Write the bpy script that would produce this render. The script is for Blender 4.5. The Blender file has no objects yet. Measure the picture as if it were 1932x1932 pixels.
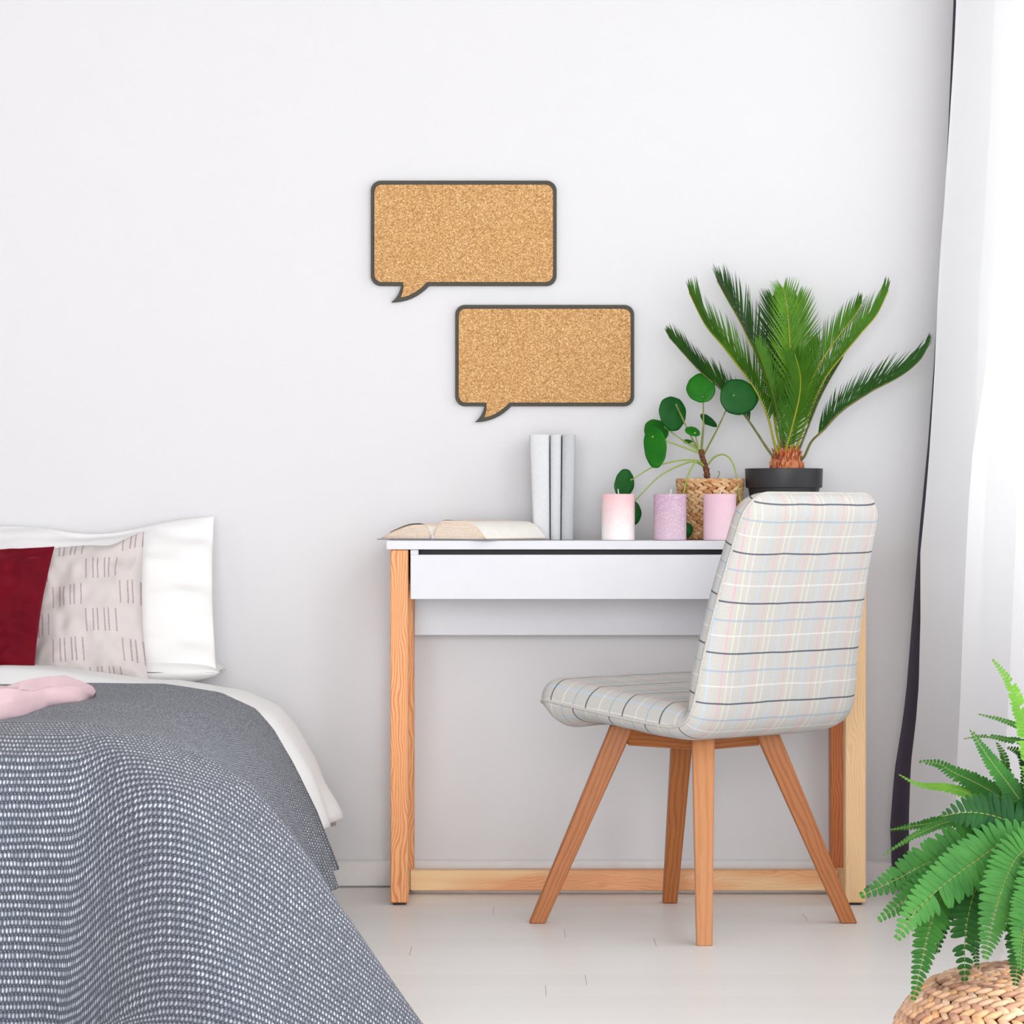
import bpy, bmesh, math, random
from mathutils import Vector, noise
random.seed(7)
PI = math.pi
COL = bpy.context.scene.collection
F, HC, C0 = 6235.0, 0.82, 966.0
YW = 7.23      # back wall
def P(x, y, Y): return Vector(((x-C0)*Y/F, Y, HC-(y-C0)*Y/F))
def zpx(y, Y): return HC-(y-C0)*Y/F
def xpx(x, Y): return (x-C0)*Y/F
def lerp(a, b, t): return a+(b-a)*t
def sst(t): t = min(1, max(0, t)); return t*t*(3-2*t)
def tab(T, x):
    if x <= T[0][0]: return T[0][1]
    for (a, b), (c, d) in zip(T, T[1:]):
        if x <= c: return lerp(b, d, (x-a)/(c-a))
    return T[-1][1]
def cr(pts, n):
    """Catmull-Rom through points, n samples"""
    pts = [Vector(p) for p in pts]
    if len(pts) < 3: return [pts[0].lerp(pts[-1], i/(n-1)) for i in range(n)]
    e = [pts[0]*2-pts[1]]+pts+[pts[-1]*2-pts[-2]]
    dense = []
    for i in range(len(pts)-1):
        a, b, c, d = e[i:i+4]
        for k in range(12):
            t = k/12
            dense.append(0.5*((2*b)+(c-a)*t+(2*a-5*b+4*c-d)*t*t+(3*b-a-3*c+d)*t**3))
    dense.append(pts[-1])
    L = [0]
    for a, b in zip(dense, dense[1:]): L.append(L[-1]+(b-a).length)
    out = []; j = 0
    for i in range(n):
        s = L[-1]*i/(n-1)
        while j < len(L)-2 and L[j+1] < s: j += 1
        seg = L[j+1]-L[j]
        out.append(dense[j].lerp(dense[j+1], min(1, max(0, (s-L[j])/seg if seg else 0))))
    return out

# ---------------------------------------------------------------- materials
def lin(c):
    return tuple(((v/255)/12.92 if v/255 <= .04045 else ((v/255+.055)/1.055)**2.4) for v in c)+(1,)
class NT:
    def __init__(s, name):
        s.m = bpy.data.materials.new(name); s.m.use_nodes = True
        s.t = s.m.node_tree; s.t.nodes.clear()
        s.out = s.t.nodes.new('ShaderNodeOutputMaterial')
    def n(s, typ, ins=None, **kw):
        nd = s.t.nodes.new(typ)
        for k, v in kw.items(): setattr(nd, k, v)
        for k, v in (ins or {}).items():
            if hasattr(v, 'is_output'): s.t.links.new(v, nd.inputs[k])
            else: nd.inputs[k].default_value = v
        return nd
    def m_(s, op, a, b=0.0, c=0.0):
        return s.n('ShaderNodeMath', {0: a, 1: b, 2: c}, operation=op).outputs[0]
    def mix(s, f, a, b, mode='MIX'):
        nd = s.n('ShaderNodeMix', data_type='RGBA', blend_type=mode)
        for k, v in ((0, f), (6, a), (7, b)):
            if hasattr(v, 'is_output'): s.t.links.new(v, nd.inputs[k])
            else: nd.inputs[k].default_value = v
        return nd.outputs[2]
    def ramp(s, f, stops, interp='LINEAR'):
        nd = s.n('ShaderNodeValToRGB', {0: f}); r = nd.color_ramp; r.interpolation = interp
        while len(r.elements) < len(stops): r.elements.new(.5)
        for e, (p, c) in zip(r.elements, stops): e.position = p; e.color = c if len(c) == 4 else lin(c)
        return nd.outputs[0]
    def noise(s, vec, scale, detail=2, rough=.5):
        return s.n('ShaderNodeTexNoise', {'Vector': vec, 'Scale': scale, 'Detail': detail, 'Roughness': rough}).outputs[0]
    def coord(s, k='Object'): return s.n('ShaderNodeTexCoord').outputs[k]
    def scale(s, vec, sc, loc=(0, 0, 0)):
        return s.n('ShaderNodeMapping', {'Vector': vec, 'Scale': sc, 'Location': loc}).outputs[0]
    def xyz(s, vec):
        o = s.n('ShaderNodeSeparateXYZ', {0: vec}).outputs; return o[0], o[1], o[2]
    def comb(s, x, y, z=0.0): return s.n('ShaderNodeCombineXYZ', {0: x, 1: y, 2: z}).outputs[0]
    def bump(s, h, strength, dist=.001):
        return s.n('ShaderNodeBump', {'Height': h, 'Strength': strength, 'Distance': dist}).outputs[0]
    def bsdf(s, color, rough=.6, bump=None, spec=.3, **kw):
        ins = {'Base Color': color, 'Roughness': rough, 'Specular IOR Level': spec}
        if bump is not None: ins['Normal'] = bump
        ins.update(kw)
        b = s.n('ShaderNodeBsdfPrincipled', ins)
        s.t.links.new(b.outputs[0], s.out.inputs[0]); return b
def plain(name, c, rough=.6, nz=.06, nsc=40, bmp=0, spec=.3, **kw):
    t = NT(name); v = t.coord()
    n = t.noise(v, nsc, 4)
    c1 = tuple(max(0, k*(1-nz)) for k in c); c2 = tuple(min(255, k*(1+nz)) for k in c)
    colr = t.ramp(n, [(.3, c1), (.7, c2)])
    t.bsdf(colr, rough, t.bump(t.noise(v, nsc*6, 2), bmp) if bmp else None, spec, **kw)
    return t.m

def m_wood(name, base, dark, pitch=.0055, contrast=.6, light=None, rough=.45, warpk=.06):
    t = NT(name); uv = t.coord('UV')
    u, v, _ = t.xyz(uv)
    warp = t.noise(t.comb(t.m_('MULTIPLY', u, 6.0), t.m_('MULTIPLY', v, 1.6)), 3.0, 2)
    w2 = t.noise(t.comb(t.m_('MULTIPLY', u, 20.0), t.m_('MULTIPLY', v, 6.0)), 3.0, 3)
    uu = t.m_('ADD', u, t.m_('ADD', t.m_('MULTIPLY', warp, warpk), t.m_('MULTIPLY', w2, .004)))
    s = t.m_('SINE', t.m_('MULTIPLY', uu, 2*PI/pitch))
    s = t.m_('POWER', t.m_('MULTIPLY_ADD', s, .5, .5), 2.2)
    fine = t.noise(t.comb(t.m_('MULTIPLY', u, 900.0), t.m_('MULTIPLY', v, 22.0)), 1.0, 3, .65)
    broad = t.noise(t.comb(t.m_('MULTIPLY', u, 14.0), t.m_('MULTIPLY', v, 2.0)), 1.0, 2)
    f = t.m_('MULTIPLY', s, contrast)
    f = t.m_('ADD', f, t.m_('MULTIPLY', t.m_('SUBTRACT', fine, .5), 1.0))
    c = t.mix(t.m_('MULTIPLY_ADD', f, 1, .02), lin(base), lin(dark))
    if light: c = t.mix(t.ramp(broad, [(.45, (0, 0, 0, 1)), (.6, (1, 1, 1, 1))]), c, t.mix(t.m_('MULTIPLY', f, .5), lin(light), lin(base)))
    t.bsdf(c, rough, t.bump(fine, .15, .0005), .35)
    return t.m

def m_cloth(name, c, c2=None, rough=.9, wave=None, sheen=.0, bmp=.3, sc=1500, spec=.1):
    t = NT(name); v = t.coord()
    n = t.noise(v, 18, 3); n2 = t.noise(v, sc, 2)
    colr = t.mix(n, lin(c), lin(c2 or c))
    colr = t.mix(t.m_('MULTIPLY', t.m_('SUBTRACT', n2, .4), .25), colr, lin(tuple(k*.8 for k in c)))
    t.bsdf(colr, rough, t.bump(n2, bmp, .0006), spec, **({'Sheen Weight': sheen} if sheen else {}))
    return t.m

def m_knit():
    t = NT('grey_knit_wool'); uv = t.coord('UV'); u, v, _ = t.xyz(uv)
    wob = t.noise(t.comb(t.m_('MULTIPLY', u, 24.0), t.m_('MULTIPLY', v, 24.0)), 1, 3)
    wob2 = t.noise(t.comb(t.m_('MULTIPLY', u, 120.0), t.m_('MULTIPLY', v, 90.0)), 1, 2)
    v2 = t.m_('ADD', v, t.m_('ADD', t.m_('MULTIPLY', wob, .006), t.m_('MULTIPLY', wob2, .0035)))
    r = t.m_('DIVIDE', v2, .0132)
    fr = t.m_('FRACT', r); row = t.m_('FLOOR', r)
    cu = t.m_('ADD', t.m_('DIVIDE', t.m_('ADD', u, t.m_('MULTIPLY', wob2, .002)), .0060), t.m_('MULTIPLY', row, .37))
    cf = t.m_('FRACT', cu)
    cell = t.n('ShaderNodeTexWhiteNoise', {0: t.comb(t.m_('FLOOR', cu), row)}, noise_dimensions='2D').outputs
    jx = t.m_('MULTIPLY_ADD', cell[0], .24, .38)
    dx = t.m_('ABSOLUTE', t.m_('SUBTRACT', cf, jx)); dy = t.m_('ABSOLUTE', t.m_('SUBTRACT', fr, .36))
    e = t.m_('SQRT', t.m_('ADD', t.m_('POWER', t.m_('DIVIDE', dx, .33), 2.0), t.m_('POWER', t.m_('DIVIDE', dy, .34), 2.0)))
    fuzz = t.noise(t.comb(t.m_('MULTIPLY', u, 420.0), t.m_('MULTIPLY', v, 620.0)), 1, 4, .75)
    e = t.m_('ADD', e, t.m_('MULTIPLY', t.m_('SUBTRACT', fuzz, .5), 1.1))
    dot = t.n('ShaderNodeMapRange', {0: e, 1: 1.1, 2: .35, 3: 0.0, 4: 1.0}).outputs[0]
    cf2 = t.m_('FRACT', t.m_('ADD', cu, .5))
    dx2 = t.m_('ABSOLUTE', t.m_('SUBTRACT', cf2, .5)); dy2 = t.m_('ABSOLUTE', t.m_('SUBTRACT', fr, .88))
    e2 = t.m_('SQRT', t.m_('ADD', t.m_('POWER', t.m_('DIVIDE', dx2, .15), 2.0), t.m_('POWER', t.m_('DIVIDE', dy2, .07), 2.0)))
    dot2 = t.n('ShaderNodeMapRange', {0: e2, 1: 1.3, 2: .4, 3: 0.0, 4: .5}).outputs[0]
    patch = t.noise(t.comb(t.m_('MULTIPLY', u, 10.0), t.m_('MULTIPLY', v, 70.0)), 1, 3)
    d = t.m_('MULTIPLY', dot, t.m_('MULTIPLY_ADD', t.m_('MULTIPLY', cell[0], patch), 1.2, .28))
    band = t.n('ShaderNodeMapRange', {0: dy, 1: .5, 2: .1, 3: 0.0, 4: 1.0}).outputs[0]
    dark = t.mix(t.m_('ADD', t.m_('MULTIPLY', t.m_('SUBTRACT', fuzz, .5), 1.3), t.m_('MULTIPLY_ADD', band, .35, .22)), lin((28, 32, 44)), lin((122, 130, 147)))
    c = t.mix(t.m_('MAXIMUM', d, dot2), dark, lin((224, 227, 232)))
    hgt = t.m_('ADD', t.m_('MULTIPLY', dot, .6), t.m_('MULTIPLY', fuzz, .7))
    t.bsdf(c, .95, t.bump(hgt, .8, .002), .05, **{'Sheen Weight': .2, 'Sheen Roughness': .6})
    return t.m

def m_plaid():
    t = NT('grey_plaid_fabric'); uv = t.coord('UV'); u, v, _ = t.xyz(uv)
    wn = t.noise(t.comb(t.m_('MULTIPLY', u, 9.0), t.m_('MULTIPLY', v, 9.0)), 1, 2)
    ww = t.m_('MULTIPLY', t.m_('SUBTRACT', wn, .5), .006)
    u = t.m_('ADD', u, ww); v = t.m_('ADD', v, ww)
    def line(co, pitch, off, w):
        f = t.m_('FRACT', t.m_('ADD', t.m_('DIVIDE', co, pitch), off))
        d = t.m_('ABSOLUTE', t.m_('SUBTRACT', f, .5))
        return t.n('ShaderNodeMapRange', {0: d, 1: w/pitch/2*1.3, 2: w/pitch/2*.6, 3: 0.0, 4: 1.0}).outputs[0]
    weave = t.n('ShaderNodeTexNoise', {'Vector': t.comb(t.m_('MULTIPLY', u, 900.0), t.m_('MULTIPLY', v, 420.0)), 'Scale': 1.0, 'Detail': 3}).outputs[0]
    c = t.mix(weave, lin((180, 177, 172)), lin((228, 226, 222)))
    for off, colr, w, a in ((.15, (244, 242, 240), .0030, .4), (.32, (238, 230, 196), .0034, .6), (.48, (244, 166, 184), .0036, .6), (.81, (188, 216, 240), .0034, .75)):
        c = t.mix(t.m_('MULTIPLY', line(u, .088, off, w), a), c, lin(colr))
    for off, colr, w, a in ((.15, (243, 241, 239), .0032, .5), (.85, (160, 182, 200), .0034, .75), (.5, (74, 84, 100), .0034, .9)):
        c = t.mix(t.m_('MULTIPLY', line(v, .098, off, w), a), c, lin(colr))
    t.bsdf(c, .92, t.bump(weave, .35, .0006), .08)
    return t.m

def m_stripecush():
    t = NT('beige_striped_cushion'); uv = t.coord('UV'); u, v, _ = t.xyz(uv)
    CW, RH = .0765, .0585
    v = t.m_('ADD', v, .022); u = t.m_('ADD', u, .018)
    ci = t.m_('FLOOR', t.m_('DIVIDE', u, CW)); ri = t.m_('FLOOR', t.m_('DIVIDE', v, RH))
    par = t.m_('ABSOLUTE', t.m_('MODULO', t.m_('ADD', ci, ri), 2.0))
    fu = t.m_('FRACT', t.m_('DIVIDE', u, CW)); fv = t.m_('FRACT', t.m_('DIVIDE', v, RH))
    ln = None
    for x in (.08, .29, .42, .62, .74, .94):
        d = t.m_('ABSOLUTE', t.m_('SUBTRACT', fu, x)); l = t.n('ShaderNodeMapRange', {0: d, 1: .028, 2: .010, 3: 0.0, 4: 1.0}).outputs[0]
        ln = l if ln is None else t.m_('MAXIMUM', ln, l)
    vm = t.m_('MULTIPLY', t.m_('GREATER_THAN', fv, .1), t.m_('LESS_THAN', fv, .9))
    msk = t.m_('MULTIPLY', t.m_('MULTIPLY', ln, vm), par)
    w = t.noise(t.comb(t.m_('MULTIPLY', u, 900.0), t.m_('MULTIPLY', v, 900.0)), 1, 2)
    b = t.noise(t.coord(), 22, 3)
    c = t.mix(w, lin((198, 192, 190)), lin((224, 219, 217)))
    c = t.mix(t.m_('MULTIPLY', b, .25), c, lin((226, 205, 203)))
    st = t.mix(t.noise(t.comb(t.m_('MULTIPLY', u, 50.0), t.m_('MULTIPLY', v, 420.0)), 1, 1), lin((112, 112, 124)), lin((206, 178, 176)))
    c = t.mix(t.m_('MULTIPLY', msk, .85), c, st)
    t.bsdf(c, .93, t.bump(t.m_('ADD', w, t.m_('MULTIPLY', msk, -1.0)), .3, .0008), .08)
    return t.m

def m_cork():
    t = NT('cork'); v = t.coord()
    vo = t.n('ShaderNodeTexVoronoi', {'Vector': v, 'Scale': 480.0}).outputs[1]
    r, g, b = (t.n('ShaderNodeSeparateColor', {0: vo}).outputs[k] for k in range(3))
    n = t.noise(v, 700, 3, .7)
    k = t.m_('ADD', t.m_('MULTIPLY', r, .62), t.m_('MULTIPLY', n, .38))
    c = t.ramp(k, [(.12, (146, 102, 60)), (.3, (186, 138, 88)), (.58, (208, 162, 108)), (.76, (228, 188, 136)), (.88, (252, 230, 186))])
    vo2 = t.n('ShaderNodeTexVoronoi', {'Vector': v, 'Scale': 160.0}, feature='F1').outputs[0]
    sp = t.n('ShaderNodeMapRange', {0: vo2, 1: .14, 2: .08, 3: 0.0, 4: .8}).outputs[0]
    c = t.mix(t.m_('MULTIPLY', sp, t.m_('GREATER_THAN', g, .45)), c, lin((96, 62, 40)))
    t.bsdf(c, .85, t.bump(n, .3, .001), .15)
    return t.m

def m_leaf(name, c, c2, rough=.35, sc=30, spec=.4, trans=.25):
    t = NT(name); v = t.coord()
    n = t.noise(v, sc, 3)
    colr = t.mix(t.ramp(n, [(.3, (0, 0, 0, 1)), (.7, (1, 1, 1, 1))]), lin(c), lin(c2))
    b = t.bsdf(colr, rough, None, spec)
    tr = t.n('ShaderNodeBsdfTranslucent', {0: t.mix(.3, colr, lin((150, 190, 40)))})
    mx = t.n('ShaderNodeMixShader', {0: trans, 1: b.outputs[0], 2: tr.outputs[0]})
    t.t.links.new(mx.outputs[0], t.out.inputs[0])
    return t.m

def m_wall():
    t = NT('white_wall_paint'); v = t.coord()
    a = t.noise(t.scale(v, (900, 900, 60)), 1, 1); b = t.noise(t.scale(v, (60, 60, 900)), 1, 1)
    h = t.m_('ADD', a, b)
    c = t.mix(h, lin((223, 223, 226)), lin((227, 227, 230)))
    t.bsdf(c, .8, t.bump(h, .12, .0006), .15)
    return t.m
def m_floor():
    t = NT('whitewashed_floor_boards'); v = t.coord(); x, y, _ = t.xyz(v)
    r = t.m_('DIVIDE', t.m_('ADD', y, .035), .128); fr = t.m_('FRACT', r); row = t.m_('FLOOR', r)
    rnd = t.n('ShaderNodeTexWhiteNoise', {1: row}, noise_dimensions='1D').outputs[0]
    xx = t.m_('ADD', t.m_('DIVIDE', x, 1.9), t.m_('MULTIPLY', rnd, 7.3)); fx = t.m_('FRACT', xx)
    s1 = t.m_('LESS_THAN', fr, .010); s2 = t.m_('LESS_THAN', fx, .0006)
    brd = t.n('ShaderNodeTexWhiteNoise', {0: t.comb(t.m_('FLOOR', xx), row)}, noise_dimensions='2D').outputs[0]
    gr = t.noise(t.comb(t.m_('MULTIPLY', x, 6.0), t.m_('MULTIPLY', y, 160.0)), 1, 4, .6)
    c = t.mix(t.m_('ADD', t.m_('MULTIPLY', gr, .6), t.m_('MULTIPLY', brd, .4)), lin((240, 237, 234)), lin((250, 248, 246)))
    c = t.mix(t.m_('MULTIPLY', s1, .15), c, lin((175, 168, 162)))
    c = t.mix(t.m_('MULTIPLY', s2, .8), c, lin((130, 124, 120)))
    t.bsdf(c, .38, t.bump(gr, .05, .0005), .35)
    return t.m
def m_candle(name, top, bot, fleck, mottle):
    t = NT(name); v = t.coord('UV'); x, y, _ = t.xyz(v)
    n = t.noise(t.coord(), 60, 4, .6)
    f = t.m_('ADD', t.m_('DIVIDE', y, .1), t.m_('MULTIPLY', t.m_('SUBTRACT', n, .5), .5))
    c = t.mix(t.ramp(f, [(.15, (0, 0, 0, 1)), (.9, (1, 1, 1, 1))]), lin(bot), lin(top))
    m = t.noise(t.coord(), 260, 3, .7)
    c = t.mix(t.m_('MULTIPLY', t.ramp(m, [(.5, (0, 0, 0, 1)), (.66, (1, 1, 1, 1))]), mottle), c, lin(fleck))
    t.bsdf(c, .5, t.bump(m, .2*mottle+.03, .001), .3, **{'Subsurface Weight': .25, 'Subsurface Radius': (.02, .012, .01), 'Subsurface Scale': .3})
    return t.m
def m_straw(name, cols, dirn=None):
    t = NT(name); g = t.n('ShaderNodeNewGeometry').outputs['Random Per Island']
    n = t.noise(t.coord(), 120, 4, .7)
    c = t.ramp(g, [(i/(len(cols)-1), c) for i, c in enumerate(cols)])
    c = t.mix(t.m_('MULTIPLY', t.m_('SUBTRACT', n, .35), .8), c, lin(tuple(k*.6 for k in cols[0])))
    t.bsdf(c, .65, t.bump(n, .4, .001), .25)
    return t.m
def m_sheer(name, c, transp, trl):
    t = NT(name)
    d = t.n('ShaderNodeBsdfDiffuse', {0: lin(c)}); tr = t.n('ShaderNodeBsdfTranslucent', {0: lin(c)}); tp = t.n('ShaderNodeBsdfTransparent', {0: (1, 1, 1, 1)})
    m1 = t.n('ShaderNodeMixShader', {0: trl, 1: d.outputs[0], 2: tr.outputs[0]})
    uv = t.coord('UV'); x, y, _ = t.xyz(uv)
    f = t.m_('SINE', t.m_('MULTIPLY', x, 2*PI/.002)); f = t.m_('MULTIPLY_ADD', f, .08, transp)
    m2 = t.n('ShaderNodeMixShader', {0: f, 1: m1.outputs[0], 2: tp.outputs[0]})
    t.t.links.new(m2.outputs[0], t.out.inputs[0]); return t.m
def m_petiole(name, c, c2): return m_leaf(name, c, c2, .45, 60, .3, .05)

# ---------------------------------------------------------------- mesh builder
class MB:
    def __init__(s): s.v = []; s.f = []; s.uv = []; s.mi = []
    def add(s, vs, fs, uvs=None, mi=0):
        b = len(s.v); s.v += [Vector(v) for v in vs]
        s.uv += list(uvs) if uvs else [(0, 0)]*len(vs)
        s.f += [tuple(b+i for i in f) for f in fs]; s.mi += [mi]*len(fs)
    def grid(s, fn, nu, nv, closeu=False, uvf=None, mi=0):
        vs, uvs = [], []
        for i in range(nu+1):
            for j in range(nv+1):
                u, v = i/nu, j/nv; vs.append(fn(u, v)); uvs.append(uvf(u, v) if uvf else (u, v))
        fs = []
        for i in range(nu):
            for j in range(nv):
                a = i*(nv+1)+j; fs.append((a, a+nv+1, a+nv+2, a+1))
        s.add(vs, fs, uvs, mi)
    def tube(s, pts, rad, n=8, caps=True, mi=0, flat=1.0, flatdir=None):
        pts = [Vector(p) for p in pts]; N = len(pts)
        rad = rad if isinstance(rad, (list, tuple)) else [rad]*N
        t0 = (pts[1]-pts[0]).normalized(); up = Vector((0, 0, 1)) if abs(t0.z) < .9 else Vector((0, 1, 0))
        if flatdir: up = Vector(flatdir)
        nr = (up-t0*up.dot(t0)).normalized(); vs, uvs = [], []; L = 0
        for i, p in enumerate(pts):
            t = (pts[min(i+1, N-1)]-pts[max(i-1, 0)]).normalized()
            nr = (nr-t*nr.dot(t)).normalized(); b = t.cross(nr)
            if i: L += (p-pts[i-1]).length
            for k in range(n):
                a = 2*PI*k/n; vs.append(p+nr*math.cos(a)*rad[i]*flat+b*math.sin(a)*rad[i]); uvs.append((k/n*rad[i]*6.28, L))
        fs = [(i*n+k, i*n+(k+1) % n, (i+1)*n+(k+1) % n, (i+1)*n+k) for i in range(N-1) for k in range(n)]
        if caps: fs += [tuple(reversed(range(n))), tuple((N-1)*n+k for k in range(n))]
        s.add(vs, fs, uvs, mi)
    def lathe(s, c, prof, n=48, mi=0):
        c = Vector(c); vs, uvs = [], []
        for r, z in prof:
            for k in range(n+1):
                a = 2*PI*k/n; vs.append(c+Vector((math.cos(a)*r, math.sin(a)*r, z))); uvs.append((a*.05, z))
        m = n+1
        s.add(vs, [(i*m+k, i*m+k+1, (i+1)*m+k+1, (i+1)*m+k) for i in range(len(prof)-1) for k in range(n)], uvs, mi)
    def beam(s, p0, p1, w0, d0, w1=None, d1=None, ax=(1, 0, 0), bev=.002, flatend=False, mi=0):
        """tapered beam p0->p1, w along ax, d across; UV = (around, along); ends cut level if flatend"""
        p0, p1 = Vector(p0), Vector(p1); w1 = w0 if w1 is None else w1; d1 = d0 if d1 is None else d1
        t = (p1-p0).normalized(); L = (p1-p0).length; a = Vector(ax); a = (a-t*a.dot(t)).normalized(); b = t.cross(a)
        off = random.random()*3; voff = random.random()*5
        def ring(p, w, d, sh, cut):
            o, q = [], []; w2, d2 = w/2-sh, d/2-sh; bw, bd = w/2-bev-sh, d/2-bev-sh
            pts = [(w2, -bd), (w2, bd), (bw, d2), (-bw, d2), (-w2, bd), (-w2, -bd), (-bw, -d2), (bw, -d2)]
            per = 0
            for k, (x, y) in enumerate(pts):
                v = p+a*x+b*y
                if cut: v = v-t*((v.z-p.z)/t.z)
                o.append(v)
            return o
        vs, uvs, fs = [], [], []
        rings = [(p0, w0, d0, bev, 0), (p0+t*bev, lerp(w0, w1, bev/L), lerp(d0, d1, bev/L), 0, bev), (p1-t*bev, lerp(w1, w0, bev/L), lerp(d1, d0, bev/L), 0, L-bev), (p1, w1, d1, bev, L)]
        # faces per side, own vertices for clean uv
        R = [ring(p, w, d, sh, flatend) for p, w, d, sh, _ in rings]; V = [r[4] for r in rings]
        per = [0]
        for k in range(8): per.append(per[-1]+(R[1][(k+1) % 8]-R[1][k]).length)
        base = 0
        for i, r in enumerate(R):
            for k in range(9): vs.append(r[k % 8]); uvs.append((off+per[k], voff+V[i]))
        for i in range(3):
            for k in range(8): fs.append((i*9+k, i*9+k+1, (i+1)*9+k+1, (i+1)*9+k))
        fs.append(tuple(reversed(range(8)))); fs.append(tuple(27+k for k in range(8)))
        s.add(vs, fs, uvs, mi)
    def box(s, lo, hi, bev=.002, mi=0):
        lo, hi = Vector(lo), Vector(hi); d = hi-lo
        k = max(range(3), key=lambda i: d[i])
        ax = [(0, 1, 0), (0, 0, 1), (1, 0, 0)][k]; e = Vector((0, 0, 0)); e[k] = d[k]/2; c = (lo+hi)/2
        w = d[(k+1) % 3]; dd = d[(k+2) % 3]; s.beam(c-e, c+e, w, dd, ax=ax, bev=min(bev, w/3, dd/3), mi=mi)
    def blob(s, c, a, b, n, la, lb, ln, su=6, sv=8, mi=0, point=.0):
        """ellipsoid with axes a,b,n"""
        c, a, b, n = Vector(c), Vector(a), Vector(b), Vector(n); vs, fs = [c-a*la], []
        for i in range(1, su):
            th = PI*i/su; x = -math.cos(th); r = math.sin(th)**(1+point)
            for k in range(sv):
                ph = 2*PI*k/sv; vs.append(c+a*la*x+b*lb*r*math.cos(ph)+n*ln*r*math.sin(ph))
        vs.append(c+a*la); m = sv
        for k in range(m): fs.append((0, 1+(k+1) % m, 1+k))
        for i in range(su-2):
            for k in range(m): fs.append((1+i*m+k, 1+i*m+(k+1) % m, 1+(i+1)*m+(k+1) % m, 1+(i+1)*m+k))
        l = len(vs)-1
        for k in range(m): fs.append((1+(su-2)*m+k, 1+(su-2)*m+(k+1) % m, l))
        s.add(vs, fs, None, mi)

ROOT = {}
def obj(name, mb, mat, parent=None, smooth=True, loc=None, weld=False, fix=True):
    me = bpy.data.meshes.new(name)
    off = ROOT[parent.name] if parent else Vector(loc or (0, 0, 0))
    me.from_pydata([v-off for v in mb.v], [], mb.f)
    ul = me.uv_layers.new(name='UVMap')
    for l in me.loops: ul.data[l.index].uv = mb.uv[l.vertex_index]
    mats = mat if isinstance(mat, (list, tuple)) else [mat]
    for m in mats: me.materials.append(m)
    for p, k in zip(me.polygons, mb.mi): p.material_index = k
    if weld or fix:
        bm = bmesh.new(); bm.from_mesh(me)
        if weld: bmesh.ops.remove_doubles(bm, verts=bm.verts, dist=1e-5)
        if fix: bmesh.ops.recalc_face_normals(bm, faces=bm.faces)
        bm.to_mesh(me); bm.free()
    me.polygons.foreach_set('use_smooth', [bool(smooth)]*len(me.polygons))
    if smooth == 'auto': me.set_sharp_from_angle(angle=math.radians(32))
    o = bpy.data.objects.new(name, me); COL.objects.link(o)
    if parent: o.parent = parent; ROOT[o.name] = off
    else: o.location = off; ROOT[o.name] = off
    return o
def thing(name, loc, label, cat, group=None):
    o = bpy.data.objects.new(name, None); COL.objects.link(o); o.location = loc; o.empty_display_size = .05
    ROOT[o.name] = Vector(loc); return tag(o, label, cat, group)
def tag(o, label, cat, group=None):
    o['label'] = label; o['category'] = cat
    if group: o['group'] = group
    return o
def struct(name, mb, mat, smooth=False):
    o = obj(name, mb, mat, smooth=smooth); o['kind'] = 'structure'; return o

# ---------------------------------------------------------------- room shell
M_WALL, M_FLOOR = m_wall(), m_floor()
M_TRIM = plain('white_trim_paint', (236, 234, 234), .5, .01)
XR, XL_, ZC, YB = 1.26, -3.4, 2.62, -1.2
def slab(lo, hi): m = MB(); m.box(lo, hi, .0005); return m
m = MB(); m.box((XL_-.1, YB-.1, -.06), (XR+.2, YW+.1, 0), .0005); struct('floor', m, M_FLOOR)
struct('wall_back', slab((XL_-.1, YW, 0), (XR+.2, YW+.1, ZC)), M_WALL)
struct('wall_left', slab((XL_-.1, YB-.1, 0), (XL_, YW, ZC)), M_WALL)
struct('ceiling', slab((XL_-.1, YB-.1, ZC), (XR+.2, YW+.1, ZC+.08)), plain('grey_ceiling_paint', (165, 163, 160), .8, .01))
# right wall with three window openings
WIN = [(4.85, 7.05, .62), (.6, 4.35, .06)]; ZT = 2.45
m = MB(); X0, X1 = XR, XR+.16
m.box((X0, YB, ZT), (X1, YW, ZC), .0005)
for a, b, z in WIN: m.box((X0, a, 0), (X1, b, z), .0005)
ys = sorted([YB, YW]+[y for w in WIN for y in w[:2]])
for a, b in zip(ys[::2], ys[1::2]): m.box((X0, a, 0), (X1, b, ZT), .0005)
struct('wall_right', m, M_WALL)
M_GLASS = NT('window_glass'); _g = M_GLASS.n('ShaderNodeBsdfGlossy', {0: (1, 1, 1, 1), 'Roughness': .02}); _t = M_GLASS.n('ShaderNodeBsdfTransparent', {0: (.97, .98, .98, 1)})
_m = M_GLASS.n('ShaderNodeMixShader', {0: .06, 1: _t.outputs[0], 2: _g.outputs[0]}); M_GLASS.t.links.new(_m.outputs[0], M_GLASS.out.inputs[0]); M_GLASS = M_GLASS.m
for k, (a, b, ZS) in enumerate(WIN, 1):
    m = MB(); w = .05; xa, xb = X0+.06, X0+.12; mid = (a+b)/2
    m.box((xa, a, ZS), (xb, b, ZS+w)); m.box((xa, a, ZT-w), (xb, b, ZT))
    for y in (a, mid-w/2, b-w): m.box((xa, y, ZS+w), (xb, y+w, ZT-w))
    fr = struct('window_%d' % k, m, M_TRIM)
    g = MB()
    for y0, y1 in ((a+w, mid-w/2), (mid+w/2, b-w)): g.box((xa+.02, y0, ZS+w), (xa+.026, y1, ZT-w), .0005)
    obj('window_pane', g, M_GLASS, fr, smooth=False)
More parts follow.
